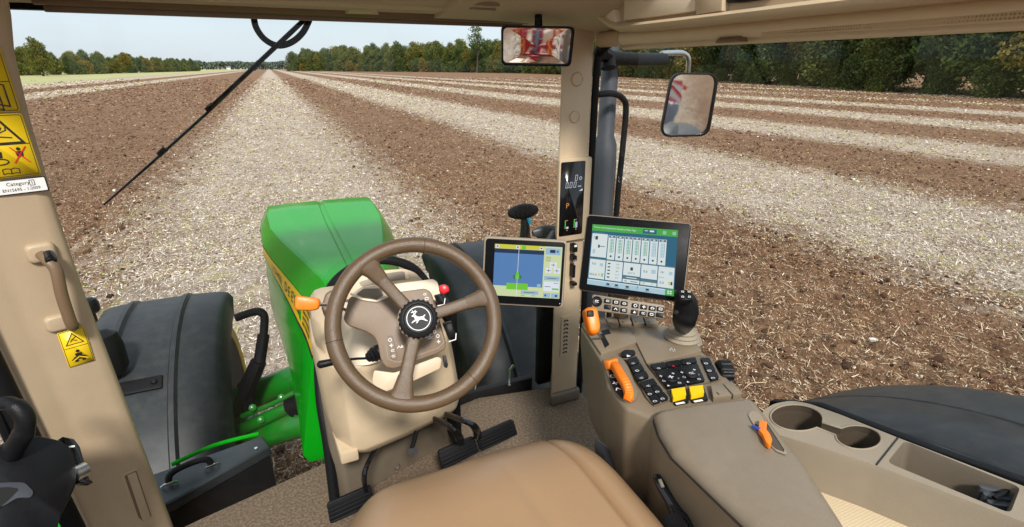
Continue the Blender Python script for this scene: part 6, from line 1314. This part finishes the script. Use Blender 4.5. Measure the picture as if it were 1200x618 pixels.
mb = MB(); mb.fprism(Frame(c+Vector((0, 0, -.75)), (-1, 0, 0), (0, 0, 1)), rr(-.22, -.5, .22, .38, .08), -.3, 0); mb.build('cover', 'imp_grey', IP, bevel=.01)
# ================================================================== camera, sky, sun
cam = bpy.data.cameras.new('camera'); co = bpy.data.objects.new('camera', cam); COL.objects.link(co); scene.camera = co
cam.sensor_width = 36; cam.lens = 18; cam.clip_start = .02; cam.clip_end = 12000
co.matrix_world = Matrix.Translation(EYE) @ Matrix.Rotation(-YAW, 4, 'Z') @ Matrix.Rotation(R(90)-PITCH, 4, 'X')
w = bpy.data.worlds.new('World'); scene.world = w; w.use_nodes = True; nt = w.node_tree; bg = nt.nodes['Background']
SUN_EL, SUN_AZ = R(44), R(188)                       # azimuth measured from +Y towards +X
sky = nt.nodes.new('ShaderNodeTexSky'); sky.sky_type = 'NISHITA'; sky.sun_disc = False; sky.sun_elevation = SUN_EL; sky.sun_rotation = SUN_AZ; sky.dust_density = 1.5; sky.air_density = 1.0; sky.ozone_density = 1.5
tcw = nt.nodes.new('ShaderNodeTexCoord'); nz = nt.nodes.new('ShaderNodeTexNoise'); nz.inputs['Scale'].default_value = 2.2; nz.inputs['Detail'].default_value = 6
mpw = nt.nodes.new('ShaderNodeMapping'); mpw.inputs['Scale'].default_value = (1, 1, 3.5); nt.links.new(tcw.outputs['Generated'], mpw.inputs['Vector']); nt.links.new(mpw.outputs['Vector'], nz.inputs['Vector'])
mr = nt.nodes.new('ShaderNodeMapRange'); mr.inputs['From Min'].default_value = .35; mr.inputs['From Max'].default_value = .7; mr.inputs['To Min'].default_value = .72; mr.inputs['To Max'].default_value = .95; nt.links.new(nz.outputs['Fac'], mr.inputs['Value'])
mw = nt.nodes.new('ShaderNodeMix'); mw.data_type = 'RGBA'; nt.links.new(mr.outputs['Result'], mw.inputs['Factor']); nt.links.new(sky.outputs['Color'], mw.inputs['A']); mw.inputs['B'].default_value = (7.5, 8.5, 9.3, 1)
nt.links.new(mw.outputs['Result'], bg.inputs['Color']); bg.inputs['Strength'].default_value = .056
sl = bpy.data.lights.new('sun', 'SUN'); sl.energy = 2.2; sl.angle = R(9); sl.color = (1, .96, .9); so = bpy.data.objects.new('sun', sl); COL.objects.link(so)
so.rotation_euler = (R(90)-SUN_EL, 0, -SUN_AZ+math.pi)
d_ = Vector((math.sin(SUN_AZ)*math.cos(SUN_EL), math.cos(SUN_AZ)*math.cos(SUN_EL), math.sin(SUN_EL))); so.rotation_euler = (-d_).to_track_quat('-Z', 'Y').to_euler()
scene.view_settings.view_transform = 'Standard'; scene.view_settings.look = 'None'; scene.view_settings.exposure = 1.0; scene.view_settings.gamma = 1; scene.view_settings.use_curve_mapping = False
scene.cycles.max_bounces = 8; scene.cycles.transparent_max_bounces = 12; scene.cycles.use_denoising = True
